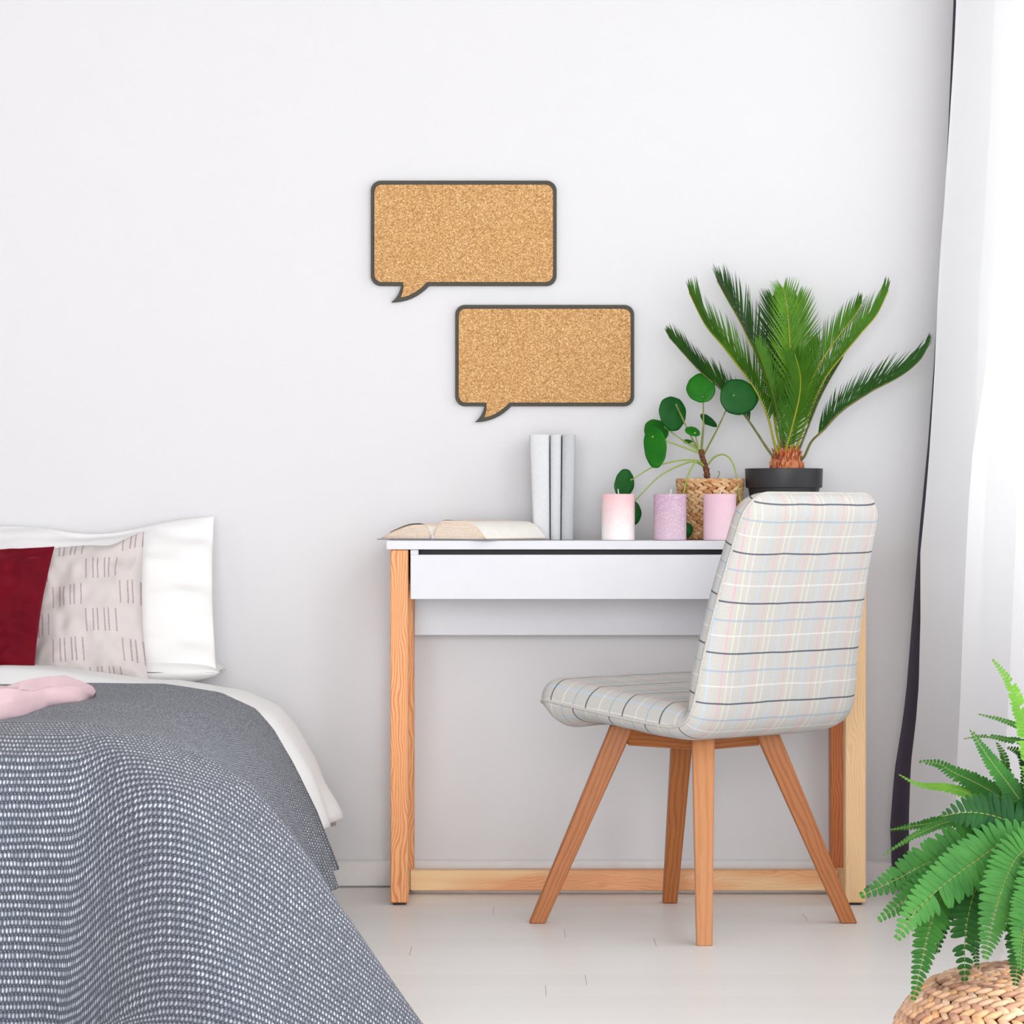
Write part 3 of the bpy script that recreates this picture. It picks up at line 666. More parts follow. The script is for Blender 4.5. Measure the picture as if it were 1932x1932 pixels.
PF = [ # pts, roll, len, n, mat, rib, Y1, start, vee, upward
 ([(1470, 872), (1450, 850), (1408, 788), (1360, 735), (1318, 698), (1262, 636)], .25, .078, 40, 1, 1, 7.07, .30, .95, 1),
 ([(1474, 870), (1462, 840), (1448, 785), (1425, 735), (1392, 690), (1365, 655), (1330, 612), (1300, 552)], .35, .098, 48, 0, 0, 7.0, .22, .85, 1),
 ([(1478, 870), (1466, 820), (1452, 740), (1432, 680), (1412, 640), (1396, 607), (1372, 565), (1353, 530)], .45, .108, 46, 1, 0, 7.12, .22, .8, 1),
 ([(1484, 870), (1490, 800), (1492, 700), (1490, 640), (1485, 580), (1478, 545)], PI/2, .086, 36, 2, 0, 7.06, .25, .35, 0),
 ([(1480, 870), (1484, 845), (1496, 800), (1508, 750), (1510, 710), (1500, 668)], PI/2+.3, .078, 38, 0, 0, 6.98, .15, .4, 0),
 ([(1492, 870), (1508, 830), (1530, 770), (1558, 712), (1590, 670), (1625, 628), (1655, 592), (1676, 548)], .35, .095, 48, 0, 0, 7.08, .22, .85, 1),
 ([(1488, 870), (1500, 820), (1520, 745), (1546, 688), (1578, 640), (1611, 598), (1626, 572)], .75, .080, 40, 0, 0, 7.0, .25, .6, 1),
 ([(1504, 872), (1517, 862), (1531, 833), (1553, 812), (1589, 775), (1643, 739), (1698, 710), (1734, 681), (1752, 652)], .25, .090, 50, 1, 1, 7.02, .20, .9, 1),
 ([(1500, 870), (1515, 830), (1550, 745), (1590, 675)], .4, .050, 26, 1, 1, 7.17, .35, .6, 1),
 ([(1486, 870), (1492, 790), (1502, 690), (1506, 630), (1504, 560)], PI/2-.3, .084, 38, 2, 0, 7.14, .3, .3, 0),
 ([(1482, 870), (1476, 800), (1470, 720), (1464, 640), (1458, 560)], PI/2+.3, .078, 38, 1, 1, 7.15, .3, .3, 0),
 ([(1480, 870), (1472, 820), (1462, 760), (1444, 700), (1425, 650)], .8, .062, 34, 0, 1, 7.03, .25, .5, 1),
 ([(1490, 870), (1500, 820), (1512, 760), (1530, 700), (1545, 650)], .8, .066, 34, 0, 1, 7.05, .25, .5, 1)]
for pts, roll, L, n, mi, ri, Y1, stt, vee, up_ in PF:
    lean_left = pts[-1][0] < pts[0][0]-60
    frond(palm, pp(pts, YC-.012, Y1), roll, L*1.08, n, M_PF[mi], (M_RA, M_RB)[ri], stt, .0036, .64, vee, updir=bool(up_))

# ---------------------------------------------------------------- chair
cx0, cy0 = .361, 6.597; s2 = math.sqrt(.5)
FV, RV = Vector((-s2, s2, 0)), Vector((s2, s2, 0)); CH = Vector((cx0, cy0, 0))
chair = thing('dining_chair', CH, 'grey plaid upholstered chair with splayed oak legs in front of the desk', 'chair')
def cw(a, r, z): return CH+FV*a+RV*r+Vector((0, 0, z))
CL = cr([(.222, 0, .438), (.185, 0, .446), (.10, 0, .436), (0, 0, .424), (-.10, 0, .413), (-.165, 0, .410), (-.200, 0, .424), (-.216, 0, .462), (-.232, 0, .55), (-.258, 0, .66), (-.290, 0, .77), (-.312, 0, .838), (-.318, 0, .856)], 201)
LEN = sum((b-a).length for a, b in zip(CL, CL[1:]))
SB = 0
for i in range(200):
    if CL[i].x < -.195: SB = i; break
def clp(s):
    x = min(.99999, max(0, s))*200; i = int(x); p = CL[i].lerp(CL[i+1], x-i)
    t = (CL[min(200, i+4)]-CL[max(0, i-3)]).normalized(); return p, t, Vector((t.z, 0, -t.x))   # n: towards sitter
def halfw(s):
    b = lerp(.236, .239, min(1, s*2)) if s < .5 else lerp(.239, .195, (s-.5)/.5); e = min(s, 1-s)*LEN; r = .055
    return b-(r-math.sqrt(max(0, r*r-(r-min(e, r))**2)))
def kk(d, R): d = min(1, max(0, d/R)); return math.sqrt(max(0, 1-(1-d)**2))
def pad(u, s, side):
    p, t, n = clp(s); hw = halfw(s); r = u*hw; d = (1-abs(u))*hw; e = min(s, 1-s)*LEN
    sb = SB/200
    front = s < .12
    hu = (.042 if side > 0 else .034)
    if side > 0: hu = lerp(.044, .046, sst((s-.4)/.2))
    else: hu = lerp(.029, .030, sst((s-sb)/.15))
    if side > 0: hu *= 1-.45*math.exp(-((s-sb)/.05)**2)
    if side < 0 and s < .25: hu *= 1+.8*math.exp(-((s-.075)/.05)**2)
    k = kk(d, .048 if side > 0 else .07)*kk(e, .045)
    w = .0016*noise.noise(Vector((r*14, s*12, side*3)))*min(1, d/.03)
    q = p+n*(side*(hu*k)+w)
    curve = -.018*(u*u)*sst((s-sb-.03)/.1)          # wings come forward slightly
    q = q-n*curve*1.0*0+Vector((0, 0, 0))
    return cw(q.x, r, q.z)
ss = []
for i in range(15): ss.append((1-math.cos(i/14*PI/2))*.05)
N1 = 90
for i in range(1, N1): ss.append(.05+.90*i/N1)
for i in range(15): ss.append(.95+math.sin(i/14*PI/2)*.05)
uu = []
for i in range(56):
    t = i/55*2-1; uu.append(math.copysign(1-(1-abs(t))**1.6, t))
verts, uvs = [], []; faces = []
nu, ns = len(uu), len(ss)
for side in (1, -1):
    for i, s in enumerate(ss):
        # cumulative arc of the pad surface for the pattern
        for u in uu:
            verts.append(pad(u, s, side)); hw = halfw(s); g = abs(u)
            uvs.append((0, 0))
for sd in (0, 1):
    o_ = sd*len(uu)*len(ss); jm = len(uu)//2; vv = []
    for i in range(len(ss)): vv.append(0 if not i else vv[-1]+(verts[o_+i*len(uu)+jm]-verts[o_+(i-1)*len(uu)+jm]).length)
    for i in range(len(ss)):
        for rg in (range(jm, len(uu)), range(jm, -1, -1)):
            c_ = 0; pr = None
            for j in rg:
                q_ = verts[o_+i*len(uu)+j]
                if pr is not None: c_ += (q_-pr).length
                pr = q_; uvs[o_+i*len(uu)+j] = ((c_ if rg.step > 0 else -c_)+.03, vv[i]+(.0 if sd == 0 else .062))
def vid(sd, i, j): return sd*nu*ns+i*nu+j
full = []
for sd in (0, 1):
    for i in range(ns-1):
        for j in range(nu-1):
            f = (vid(sd, i, j), vid(sd, i, j+1), vid(sd, i+1, j+1), vid(sd, i+1, j))
            full.append((f if sd else f[::-1], i))
tm = bpy.data.meshes.new('tmp'); tm.from_pydata(verts, [], [f for f, _ in full]); tm.update()
NRM = [v.normal.copy() for v in tm.vertices]; bpy.data.meshes.remove(tm)
# orientation test: rear side normals should point away from the sitter (+camera)
cv = vid(1, ns*3//4, nu//2)
flip = NRM[cv].dot(-FV) < 0
if flip: NRM = [-n for n in NRM]
ic = min(range(ns), key=lambda i: abs(ss[i]-SB/200))
M_PLD_ = m_plaid()
for nm, cond in (('seat', lambda i: i < ic), ('backrest', lambda i: i >= ic)):
    ids = {}; vs = []; us = []; nn = []; fs = []
    for f, i in full:
        if not cond(i): continue
        g = []
        for q in (f[::-1] if flip else f):
            if q not in ids: ids[q] = len(vs); vs.append(verts[q]); us.append(uvs[q]); nn.append(NRM[q])
            g.append(ids[q])
        fs.append(tuple(g))
    mb = MB(); mb.add(vs, fs, us); o = obj(nm, mb, M_PLD_, chair, True, fix=False)
    o.data.normals_split_custom_set_from_vertices([tuple(n) for n in nn])
# piping round the edge
edge = [pad(-1, s, 1) for s in ss]+[pad(u, ss[-1], 1) for u in uu]+[pad(1, s, 1) for s in reversed(ss)]+[pad(u, ss[0], 1) for u in reversed(uu)]
cl = [edge[0]]
for q in edge[1:]:
    if (q-cl[-1]).length > .004: cl.append(q)
cl.append(edge[0]+(edge[0]-cl[-1])*.01)
m = MB(); m.tube([q for i, q in enumerate(cl)], .0031, 8)
obj('piping', m, plain('grey_piping', (206, 202, 196), .9, .12, 600, .4), chair)
M_OAK = m_wood('oiled_oak', (180, 112, 62), (118, 60, 28), .0085, .40, rough=.42, warpk=.022); M_OAK2 = m_wood('lighter_oak', (206, 144, 98), (160, 96, 54), .012, .28, rough=.42, warpk=.022)
ZT_ = .396
for (bx, by), (tx, ty), mt in (((-.311, 0), (-.140, 0), M_OAK), ((.311, 0), (.140, 0), M_OAK), ((.003, -.339), (.012, -.142), M_OAK2), ((-.030, .340), (-.012, .142), M_OAK)):
    ax = (1, 0, 0)
    m = MB(); m.beam(CH+Vector((bx, by, 0.0)), CH+Vector((tx, ty, ZT_)), .030, .030, .044, .044, ax=ax, bev=.0022, flatend=True); obj('leg', m, mt, chair, 'auto')
tp = [Vector((-.132, 0, 0)), Vector((.010, -.134, 0)), Vector((.132, 0, 0)), Vector((-.010, .134, 0))]
for i in range(4):
    a, b = tp[i], tp[(i+1) % 4]; d = (b-a).normalized()*.012; z = Vector((0, 0, .374))
    m = MB(); m.beam(CH+a+z+d, CH+b+z-d, .038, .022, ax=(0, 0, 1), bev=.0015); obj('seat_rail', m, M_OAK, chair, 'auto')

# ---------------------------------------------------------------- bed
# blanket profile from inset line: (path length, out, z) for side, foot, corner
SIDE = [(0, .476), (.12, .458), (.19, .425), (.225, .385), (.265, .318), (.31, .223), (.352, .107), (.368, .06)]
FOOT = [(0, .474), (.09, .462), (.15, .435), (.180, .385), (.192, .318), (.205, .2), (.222, .10), (.235, .03)]
CORN = [(0, .474), (.13, .460), (.235, .430), (.32, .390), (.375, .329), (.43, .255), (.465, .2), (.53, .12), (.615, .02)]
def prof3(T, d):
    L = 0
    pts = [Vector((a, 0, b)) for a, b in T]
    for a, b in zip(pts, pts[1:]):
        l = (b-a).length
        if L+l >= d: q = a.lerp(b, (d-L)/l); return q.x, q.z
        L += l
    dl = d-L; t = (pts[-1]-pts[-2]).normalized(); q = pts[-1]+t*dl; 
    if q.z < .012: return pts[-1].x+dl*.95, .012
    return q.x, q.z
BCX, HWD, YFT = -1.42, .72, 5.35   # centre x, flat half-width, flat foot line
def drape(s, t, off=0.0, zoff=0.0, folds=1.0, puff=None):
    """s: across from bed centre (+right), t: towards the foot from Y = 7.2 ; cloth coordinates -> world"""
    sg = 1 if s >= 0 else -1; s = abs(s); Lf = 7.2-YFT
    ex, ey = max(0, s-HWD), max(0, t-Lf); bx = min(s, HWD); by = min(t, Lf)
    d = math.hypot(ex, ey)
    if d == 0:
        o, z, ph = 0, .475, 0
        dirx, diry = 0, 0
    else:
        ph = math.atan2(ey, ex)     # 0 side, pi/2 foot
        w = math.sin(2*ph)**2 if 0 < ph < PI/2 else 0
        # ridge leans to the side
        g = ph/(PI/2)
        base = [lerp_t(SIDE, FOOT, sst(g), d)][0]
        c = prof3(CORN, d*(1+.42*w)); k = sst(min(1, w*1.25))
        o, z = lerp(base[0], c[0], k), lerp(base[1], c[1], k)
        pq = ph-.07*math.sin(2*ph); dirx, diry = math.cos(pq), math.sin(pq)
        if ey == 0: dirx, diry = 1, 0
        if ex == 0: dirx, diry = 0, 1
        # hanging folds
        per = (ph/(PI/2))*.5+(bx*-1.0+HWD if ey > ex else 0)+((Lf-by) if ex >= ey else 0)
        hang = sst((.44-z)/.3)
        arg = (bx-HWD) if ey > 0 and ex == 0 else (.35*ph if ex > 0 and ey > 0 else 0)
        if ex == 0: wv = math.sin(s*17+.8)*.020+math.sin(s*31+2)*.007
        elif ey == 0: wv = math.sin(t*15)*.012+math.sin(t*34+1)*.006
        else:
            w0 = math.sin(t*0+Lf*15)*.012+math.sin(Lf*34+1)*.006; w1 = math.sin(HWD*17+.8)*.020+math.sin(HWD*31+2)*.007
            wv = lerp(w0, w1, g)+.018*math.sin(g*PI*2.0)*math.sin(g*PI)
        o += wv*hang*folds
    o += off*min(1, d/.1)
    x = bx+o*dirx; y = -(by+o*diry)
    p = Vector((BCX+sg*x, 7.2+y, max(.006, z+zoff)))
    nz = noise.noise(Vector((p.x*3.1, p.y*3.1, 0)))*.006+noise.noise(Vector((p.x*9, p.y*9, 4)))*.002
    p.z += nz*(1 if z > .3 else .2)
    if puff: p.z += puff(p, d)
    return p
def lerp_t(A, B, g, d):
    a, b = prof3(A, d), prof3(B, d); return lerp(a[0], b[0], g), lerp(a[1], b[1], g)
bed = thing('bed', (BCX, 6.15, 0), 'low bed with white mattress pushed against the wall at left', 'bed')
m = MB()
def rbox(m, lo, hi, R, n=8, zr=None):
    """soft rounded slab"""
    lo, hi = Vector(lo), Vector(hi); c = (lo+hi)/2; hx, hy, hz = (hi-lo)/2
    def f(u, v):
        a = u*2*PI; b = (v-.5)*PI; e = .18; ez = .35
        cx = math.copysign(abs(math.cos(a))**e, math.cos(a)); sy = math.copysign(abs(math.sin(a))**e, math.sin(a))
        cb = math.cos(b)**ez if math.cos(b) > 0 else 0; sb = math.copysign(abs(math.sin(b))**ez, math.sin(b))
        return c+Vector((hx*cx*cb, hy*sy*cb, hz*sb))
    m.grid(f, 96, 24)
rbox(m, (-2.32, 5.24, .20), (-.535, 7.19, .452), .05)
M_WHC = m_cloth('white_bed_linen', (251, 250, 250), (247, 246, 247), .9, bmp=.15)
obj('mattress', m, M_WHC, bed, weld=True)
m = MB(); m.box((-2.30, 5.28, .09), (-.56, 7.18, .21), .01); obj('bed_base', m, plain('grey_bed_base', (196, 194, 194), .8), bed, 'auto')
for x in (-2.2, -.66):
    for y in (5.4, 7.1): m = MB(); m.lathe((x, y, 0), [(0, 0), (.02, 0), (.025, .095), (0, .095)], 20); obj('bed_leg', m, M_PINE2, bed)

# white duvet under the blanket
def duvet_puff(p, d):
    far = sst((p.y-6.57)/.12)*(1-sst((p.y-6.88)/.07)); left = sst((-.70-p.x)/.35)
    return .044*far*left+.010*far*(1-left)*sst((-.5-p.x)/.2)
W1 = 1.0; HD = .268
m = MB()
def duv(u, v, z=0.0):
    t0 = .235; L = 1.85+.30-t0; t = t0+v*L
    s = (u*2-1)*(HWD+.19+HD)
    if v < .06: t = t0+.06*L*(v/.06)
    fr_ = 1-sst((t-.54)/.14); p = drape(s, t, lerp(-.014, .024, fr_)-z, -.012-z*.3, .3, duvet_puff)
    if v < .03: p.z -= (1-v/.03)**2*.03
    hem = sst((abs(u*2-1)-.9)/.1); p.x += hem*.012*math.sin(t*21)*(1 if s > 0 else -1)
    return p
m.grid(lambda u, v: duv(u, v), 150, 110); m.grid(lambda u, v: duv(u, v, .010), 150, 110)
for e in (0, 1): m.grid(lambda u, v: duv(e, u, v*.01), 110, 1); m.grid(lambda u, v: duv(u, e, v*.01), 150, 1)
tag(obj('duvet', m, M_WHC, loc=(-1.42, 6.2, .44), weld=True), 'white duvet spread on the mattress, edge showing beyond the grey blanket', 'bedding')

# grey knitted blanket
m = MB(); SD, FD = .555, .80
def blk(u, v, z=0.0):
    s = (u*2-1)*(HWD+SD)
    t0 = .62; t = t0+v*(1.85+FD-t0)
    tt = t+.04*(1-v)*math.sin(s*2.1+.6)*.6+(1-v)*.05*sst((.5-abs(s))/.5)
    p = drape(s, tt, .002, .003-z, 1.0)
    return p
def buv(u, v):
    s, t = (u*2-1)*(HWD+SD), .62+v*(1.85+FD-.62); Lf = 7.2-YFT; ex, ey = max(0, abs(s)-HWD), max(0, t-Lf)
    if ex > 0 and ey > 0: w = math.sin(2*math.atan2(ey, ex))**2; k = 1+.42*w; s = math.copysign(HWD+ex*k, s); t = Lf+ey*k
    return s, t
m.grid(lambda u, v: blk(u, v), 220, 200, uvf=buv); m.grid(lambda u, v: blk(u, v, .005), 220, 200, uvf=buv)
for e in (0, 1): m.grid(lambda u, v: blk(e, u, v*.005), 200, 1, uvf=lambda u, v, e=e: buv(e, u)); m.grid(lambda u, v: blk(u, e, v*.005), 220, 1, uvf=lambda u, v, e=e: buv(u, e))
tag(obj('knitted_blanket', m, m_knit(), loc=(-1.42, 6.0, .45), weld=True), 'chunky blue-grey knitted blanket draped over the foot and side of the bed', 'blanket')

# ---- pillows: corners in pixels (TL, TR, BR, BL) at depth
def pillow(name, corners, Yt, Yb, thick, mat, lab, cat, pinch=.07, wr=1.0, seed=0, sag=0.0):
    (x0, y0), (x1, y1), (x2, y2), (x3, y3) = corners
    TL, TR, BR, BL = P(x0, y0, Yt), P(x1, y1, Yt), P(x2, y2, Yb), P(x3, y3, Yb)
    W = (TR-TL).length; H = (TL-BL).length
    nrm = (TR-TL).cross(BL-TL).normalized()
    if nrm.y > 0: nrm = -nrm
    def f(u, v, sd):
        a, b = u*2-1, v*2-1
        # concave edges
        aa = a*(1-pinch*(1-b*b)); bb = b*(1-pinch*.8*(1-a*a))
        uu, vv = (aa+1)/2, (bb+1)/2
        p = (TL.lerp(TR, uu)).lerp(BL.lerp(BR, uu), vv)
        k = ((1-abs(a)**2.6)*(1-abs(b)**2.6)); k = max(0, k)**.55
        h = thick*.5*k
        q = Vector((a*1.7+seed, b*1.7, sd*2))
        wn = noise.noise(q*1.3)*.5+noise.noise(q*3.1)*.3
        rad = math.hypot(a, b); an = math.atan2(b, a)
        cr_ = math.sin(an*9+3*noise.noise(Vector((a*2, b*2, seed))))*max(0, rad-.55)*.35
        h += wr*.008*(wn+cr_)*min(1, k*2.5)
        if sag: p = p-Vector((0, 0, 1))*sag*(1-vv)**4*math.exp(-((uu-.72)/.14)**2)
        return p+nrm*h*sd
    m = MB(); n = 64
    U = lambda t: .5-.5*math.cos(t*PI)
    for sd in (1, -1): m.grid(lambda u, v: f(U(u), U(v), sd), n, n, uvf=lambda u, v: (U(u)*W, U(v)*H))
    base = (BL+BR)/2
    o = obj(name, m, mat, loc=base, weld=True); return tag(o, lab, cat), f, U
M_PW = m_cloth('white_pillowcase', (249, 248, 248), (243, 242, 243), .9, bmp=.15)
pillow('pillow', [(-345, 1006), (404, 974), (408, 1262), (-345, 1275)], 7.17, 7.03, .13, M_PW, 'large white pillow propped upright against the wall behind the cushions', 'pillow', .014, 4.5, 3, .030)
# flat pillow below it
m = MB()
def fp(u, v, sd):
    a, b = u*2-1, v*2-1; k = max(0, (1-abs(a)**3)*(1-abs(b)**3))**.5
    return Vector((-.955+a*.335*(1-.02*(1-b*b)), 7.10+b*.105, .480+sd*.036*k+.004*noise.noise(Vector((a*3, b*3, sd)))))
U = lambda t: .5-.5*math.cos(t*PI)
for sd in (1, -1): m.grid(lambda u, v: fp(U(u), U(v), sd), 48, 40)
tag(obj('pillow', m, M_PW, loc=(-.955, 7.1, .45), weld=True), 'flat white pillow lying under the upright white pillow', 'pillow')
pillow('cushion', [(44, 1038), (272, 1003), (281, 1290), (46, 1292)], 7.02, 6.92, .10, m_stripecush(), 'pale grey-beige cushion with stitched vertical dashes, right of the red cushion', 'cushion', .075, 3.0, 11, .012)
t = NT('crimson_velvet'); v = t.coord(); n = t.noise(v, 14, 3)
t.bsdf(t.mix(n, lin((84, 2, 18)), lin((124, 6, 32))), .75, t.bump(t.noise(v, 900, 2), .2, .0005), .15, **{'Sheen Weight': .6, 'Sheen Roughness': .35, 'Sheen Tint': lin((230, 60, 90))})
pillow('cushion', [(-165, 1035), (103, 1031), (64, 1275), (-190, 1275)], 6.94, 6.84, .12, t.m, 'crimson velvet cushion at the left edge of the bed head', 'cushion', .05, 4.5, 21)

# ---- pink cloth folded over at the left
M_PINK = m_cloth('blush_pink_satin', (238, 208, 213), (232, 198, 205), .6, bmp=.1, spec=.3)
m = MB()
TOPL = [(-140, 1300), (-40, 1294), (0, 1290), (40, 1284), (75, 1281), (108, 1276), (135, 1283), (158, 1291), (163, 1296)]
BOTL = [(-140, 1388), (-40, 1380), (0, 1372), (40, 1361), (70, 1350), (100, 1341), (135, 1336), (158, 1332), (163, 1330)]
def pk(u, v):
    x = lerp(-760, 163, u); yt, yb = tab(TOPL, x), tab(BOTL, x); zg = .474
    Yf = (HC-zg)*F/(yb-C0); dp = lerp(.50, .24, sst((x+200)/363)); zt = zpx(yt, Yf+dp*.62)
    ph = v*2*PI; c = math.cos(ph); s = math.sin(ph)
    cc = math.copysign(abs(c)**.75, c); s_ = math.copysign(abs(s)**.8, s)
    k = math.sqrt(max(0, 1-((u-.99)/.01)**2))*.35+.65 if u > .99 else 1.0
    hh = (zt-zg)/2*k; zc = zg+hh; Y = Yf+dp/2*(1-cc)
    slope = lerp(-.75, .25, (1-cc)/2) if s > 0 else 0     # top face climbs from front lip to back
    top = zc+hh*s_
    if s > 0: top -= hh*.55*(1-sst((1-cc)/1.3))*s_
    top += (.004*math.sin(x*.04+cc*3)+.006*noise.noise(Vector((x*.012, cc*2, 1))))*(1 if s > 0 else .0)*s_
    top -= .010*math.exp(-((cc-lerp(-.6, .75, (x+140)/303))/.10)**2)*max(0, s_)*sst((x+50)/90)
    return Vector((xpx(x, Yf+dp*.4), Y, top))
m.grid(pk, 180, 72)
m.add([pk(1, j/72) for j in range(72)], [tuple(range(72))]); m.add([pk(0, j/72) for j in range(72)], [tuple(range(72))])
tag(obj('folded_throw', m, M_PINK, loc=(-.9, 6.36, .47), weld=True), 'blush pink folded cloth lying on the grey blanket below the red cushion', 'throw')

# ---------------------------------------------------------------- curtains
def ZY(y, Y): return zpx(y, Y)
SL = [(0, 1801), (240, 1790), (380, 1784), (507, 1775), (700, 1763), (762, 1758), (855, 1751), (980, 1741), (1041, 1736), (1166, 1738), (1290, 1735), (1359, 1729), (1442, 1718), (1541, 1713), (1680, 1712)]
S2 = [(0, 1912), (250, 1900), (500, 1876), (700, 1856), (850, 1832), (950, 1825), (1100, 1820), (1300, 1813), (1480, 1803), (1680, 1800)]
DK = [(0, 1795), (217, 1786), (344, 1780), (471, 1771), (700, 1757), (833, 1747), (995, 1731), (1104, 1722), (1300, 1706), (1359, 1699), (1457, 1683), (1560, 1675), (1636, 1678), (1690, 1680)]
def inv(T, z, Y):
    y = C0+(HC-z)*F/Y
    x = tab(T, y)
    if y < 0: x = T[0][1]+(T[0][1]-T[2][1])*(-y/450)*.4
    return xpx(x, Y)
def sheer(u, v):
    z = lerp(.012, ZC-.005, v); Ya, Yb = 6.98, 6.62; xa, xb = inv(SL, z, Ya), inv(S2, z, Yb)
    q = [(xa+.12, 7.03), (xa+.06, 7.02), (xa, Ya), (xa+.035, 6.90), (xa+.085, 6.80), (xb+.045, 6.70), (xb, Yb), (xb+.04, 6.5), (xb+.09, 6.35), (xb+.05, 6.2), (xb+.01, 6.05), (xb+.06, 5.9), (xb+.09, 5.75), (xb+.03, 5.6), (xb+.01, 5.45), (xb+.06, 5.3), (xb+.08, 5.1)]
    k = u*(len(q)-1); i = min(int(k), len(q)-2); f = k-i
    e = [q[max(0, i-1)], q[i], q[i+1], q[min(len(q)-1, i+2)]]
    def c(j): a, b, cc, d = (w[j] for w in e); return .5*(2*b+(cc-a)*f+(2*a-5*b+4*cc-d)*f*f+(3*b-a-3*cc+d)*f**3)
    x, y = c(0), c(1)
    x += .006*noise.noise(Vector((z*1.3, y*6, 0)))+.002*math.sin(z*7+y*20)
    return Vector((min(x, XR-.03), y, z))
m = MB(); m.grid(sheer, 200, 90, uvf=lambda u, v: (u*2.6, v*2.6))
tag(obj('sheer_curtain', m, m_sheer('white_voile', (250, 250, 252), .34, .62), loc=(1.0, 6.2, 0)), 'white translucent sheer curtain hanging over the window at right', 'curtain')
def darkc(u, v, s=0.0):
    z = lerp(.010, ZC-.005, v); Yd = 7.13; x0 = inv(DK, z, Yd); w = lerp(.13, .09, sst((z-.2)/1.2))
    a = u*4*PI
    x = x0+.006+w*u; y = Yd+.028*math.cos(a)*min(1, .35+u)-.012*0
    flare = 0 if z > .28 else (.28-z)
    y -= flare*.10*math.sin(u*PI*2.2)**2
    return Vector((x+s*.8, y+s, z))
m = MB(); m.grid(lambda u, v: darkc(u, v), 60, 60); m.grid(lambda u, v: darkc(u, v, .002), 60, 60); m.grid(lambda u, v: darkc(0, u, v*.002), 60, 1)
tag(obj('drape_curtain', m, m_cloth('charcoal_drape', (74, 68, 80), (66, 61, 72), .9, bmp=.2), loc=(.9, 7.1, 0), weld=True), 'charcoal drape pushed back between the wall and the white sheer curtain', 'curtain')

# ---------------------------------------------------------------- woven pouf and fern
YO = 4.42; po = Vector((xpx(1998, YO), YO, 0))
PRF = cr([(.18, 0, .004), (.212, 0, .04), (.221, 0, .09), (.215, 0, .135), (.190, 0, .172), (.155, 0, .193), (.10, 0, .203), (.05, 0, .205), (0.0, 0, .205)], 80)
pouf = thing('woven_pouf', po, 'round braided seagrass pouf under the fern in the bottom right corner', 'pouf')
m = MB(); m.lathe(po, [(max(0, q.x-.008), max(.001, q.z-.008)) for q in PRF[::4]]+[(0, .197)], 48); obj('core', m, plain('dark_straw_core', (112, 78, 50), .95, .2), pouf)
m = MB(); PL_ = [0]
for a, b in zip(PRF, PRF[1:]): PL_.append(PL_[-1]+(b-a).length)
rw = .0205; nring = int(PL_[-1]/rw)
for k in range(nring):
    d = (k+.5)*rw; i = max(j for j in range(len(PL_)-1) if PL_[j] <= d); q = PRF[i]; tt = (PRF[i+1]-PRF[i]).normalized()
    nj = max(6, int(2*PI*q.x/.019))
    for j in range(nj):
        for hlf in (0, 1):
            a = 2*PI*(j+.5*hlf)/nj+k*.4; nr = Vector((math.cos(a), math.sin(a), 0)); tg = Vector((-math.sin(a), math.cos(a), 0))
            mer = nr*tt.x+Vector((0, 0, tt.z)); nor = mer.cross(tg); 
            if nor.dot(nr)+nor.z < 0: nor = -nor
            sgn = 1 if hlf else -1
            c = po+nr*q.x+Vector((0, 0, q.z))+mer*sgn*rw*.22+nor*random.uniform(0, .0012)
            ax = (tg+mer*sgn*-.55+nor*.10).normalized(); b = nor.cross(ax).normalized()
            m.blob(c, ax, b, nor, .0145*random.uniform(.9, 1.1), .0058*random.uniform(.85, 1.15), .0048, 6, 7, point=.25)
obj('braided_cover', m, m_straw('braided_seagrass', [(160, 116, 92), (204, 160, 134), (220, 182, 152), (228, 172, 122), (238, 208, 182)]), pouf)

fb = po+Vector((.01, .03, .2055)); fern = thing('potted_fern', fb, 'lush green fern with drooping fronds on the woven pouf at bottom right', 'plant')
m = MB(); m.lathe(fb, [(0, 0), (.055, 0), (.07, .10), (.074, .10), (.074, .115), (.066, .115), (.064, .10), (0, .10)], 48); obj('pot', m, plain('white_ceramic_pot', (226, 224, 220), .4), fern, 'auto', weld=True)
m = MB(); m.lathe(fb, [(.064, .101), (.03, .108), (0, .11)], 24); obj('soil', m, M_SOIL, fern)
M_FN = [m_leaf('fern_green_%d' % i, a, b, .55, 20, .15, .2) for i, (a, b) in enumerate((((30, 80, 30), (48, 104, 40)), ((16, 58, 26), (30, 80, 34)), ((70, 122, 40), (98, 148, 50)), ((42, 94, 42), (62, 116, 52))))]
M_FR = m_petiole('fern_midrib', (96, 130, 50), (120, 120, 60))
SRC = (1975, 1600)
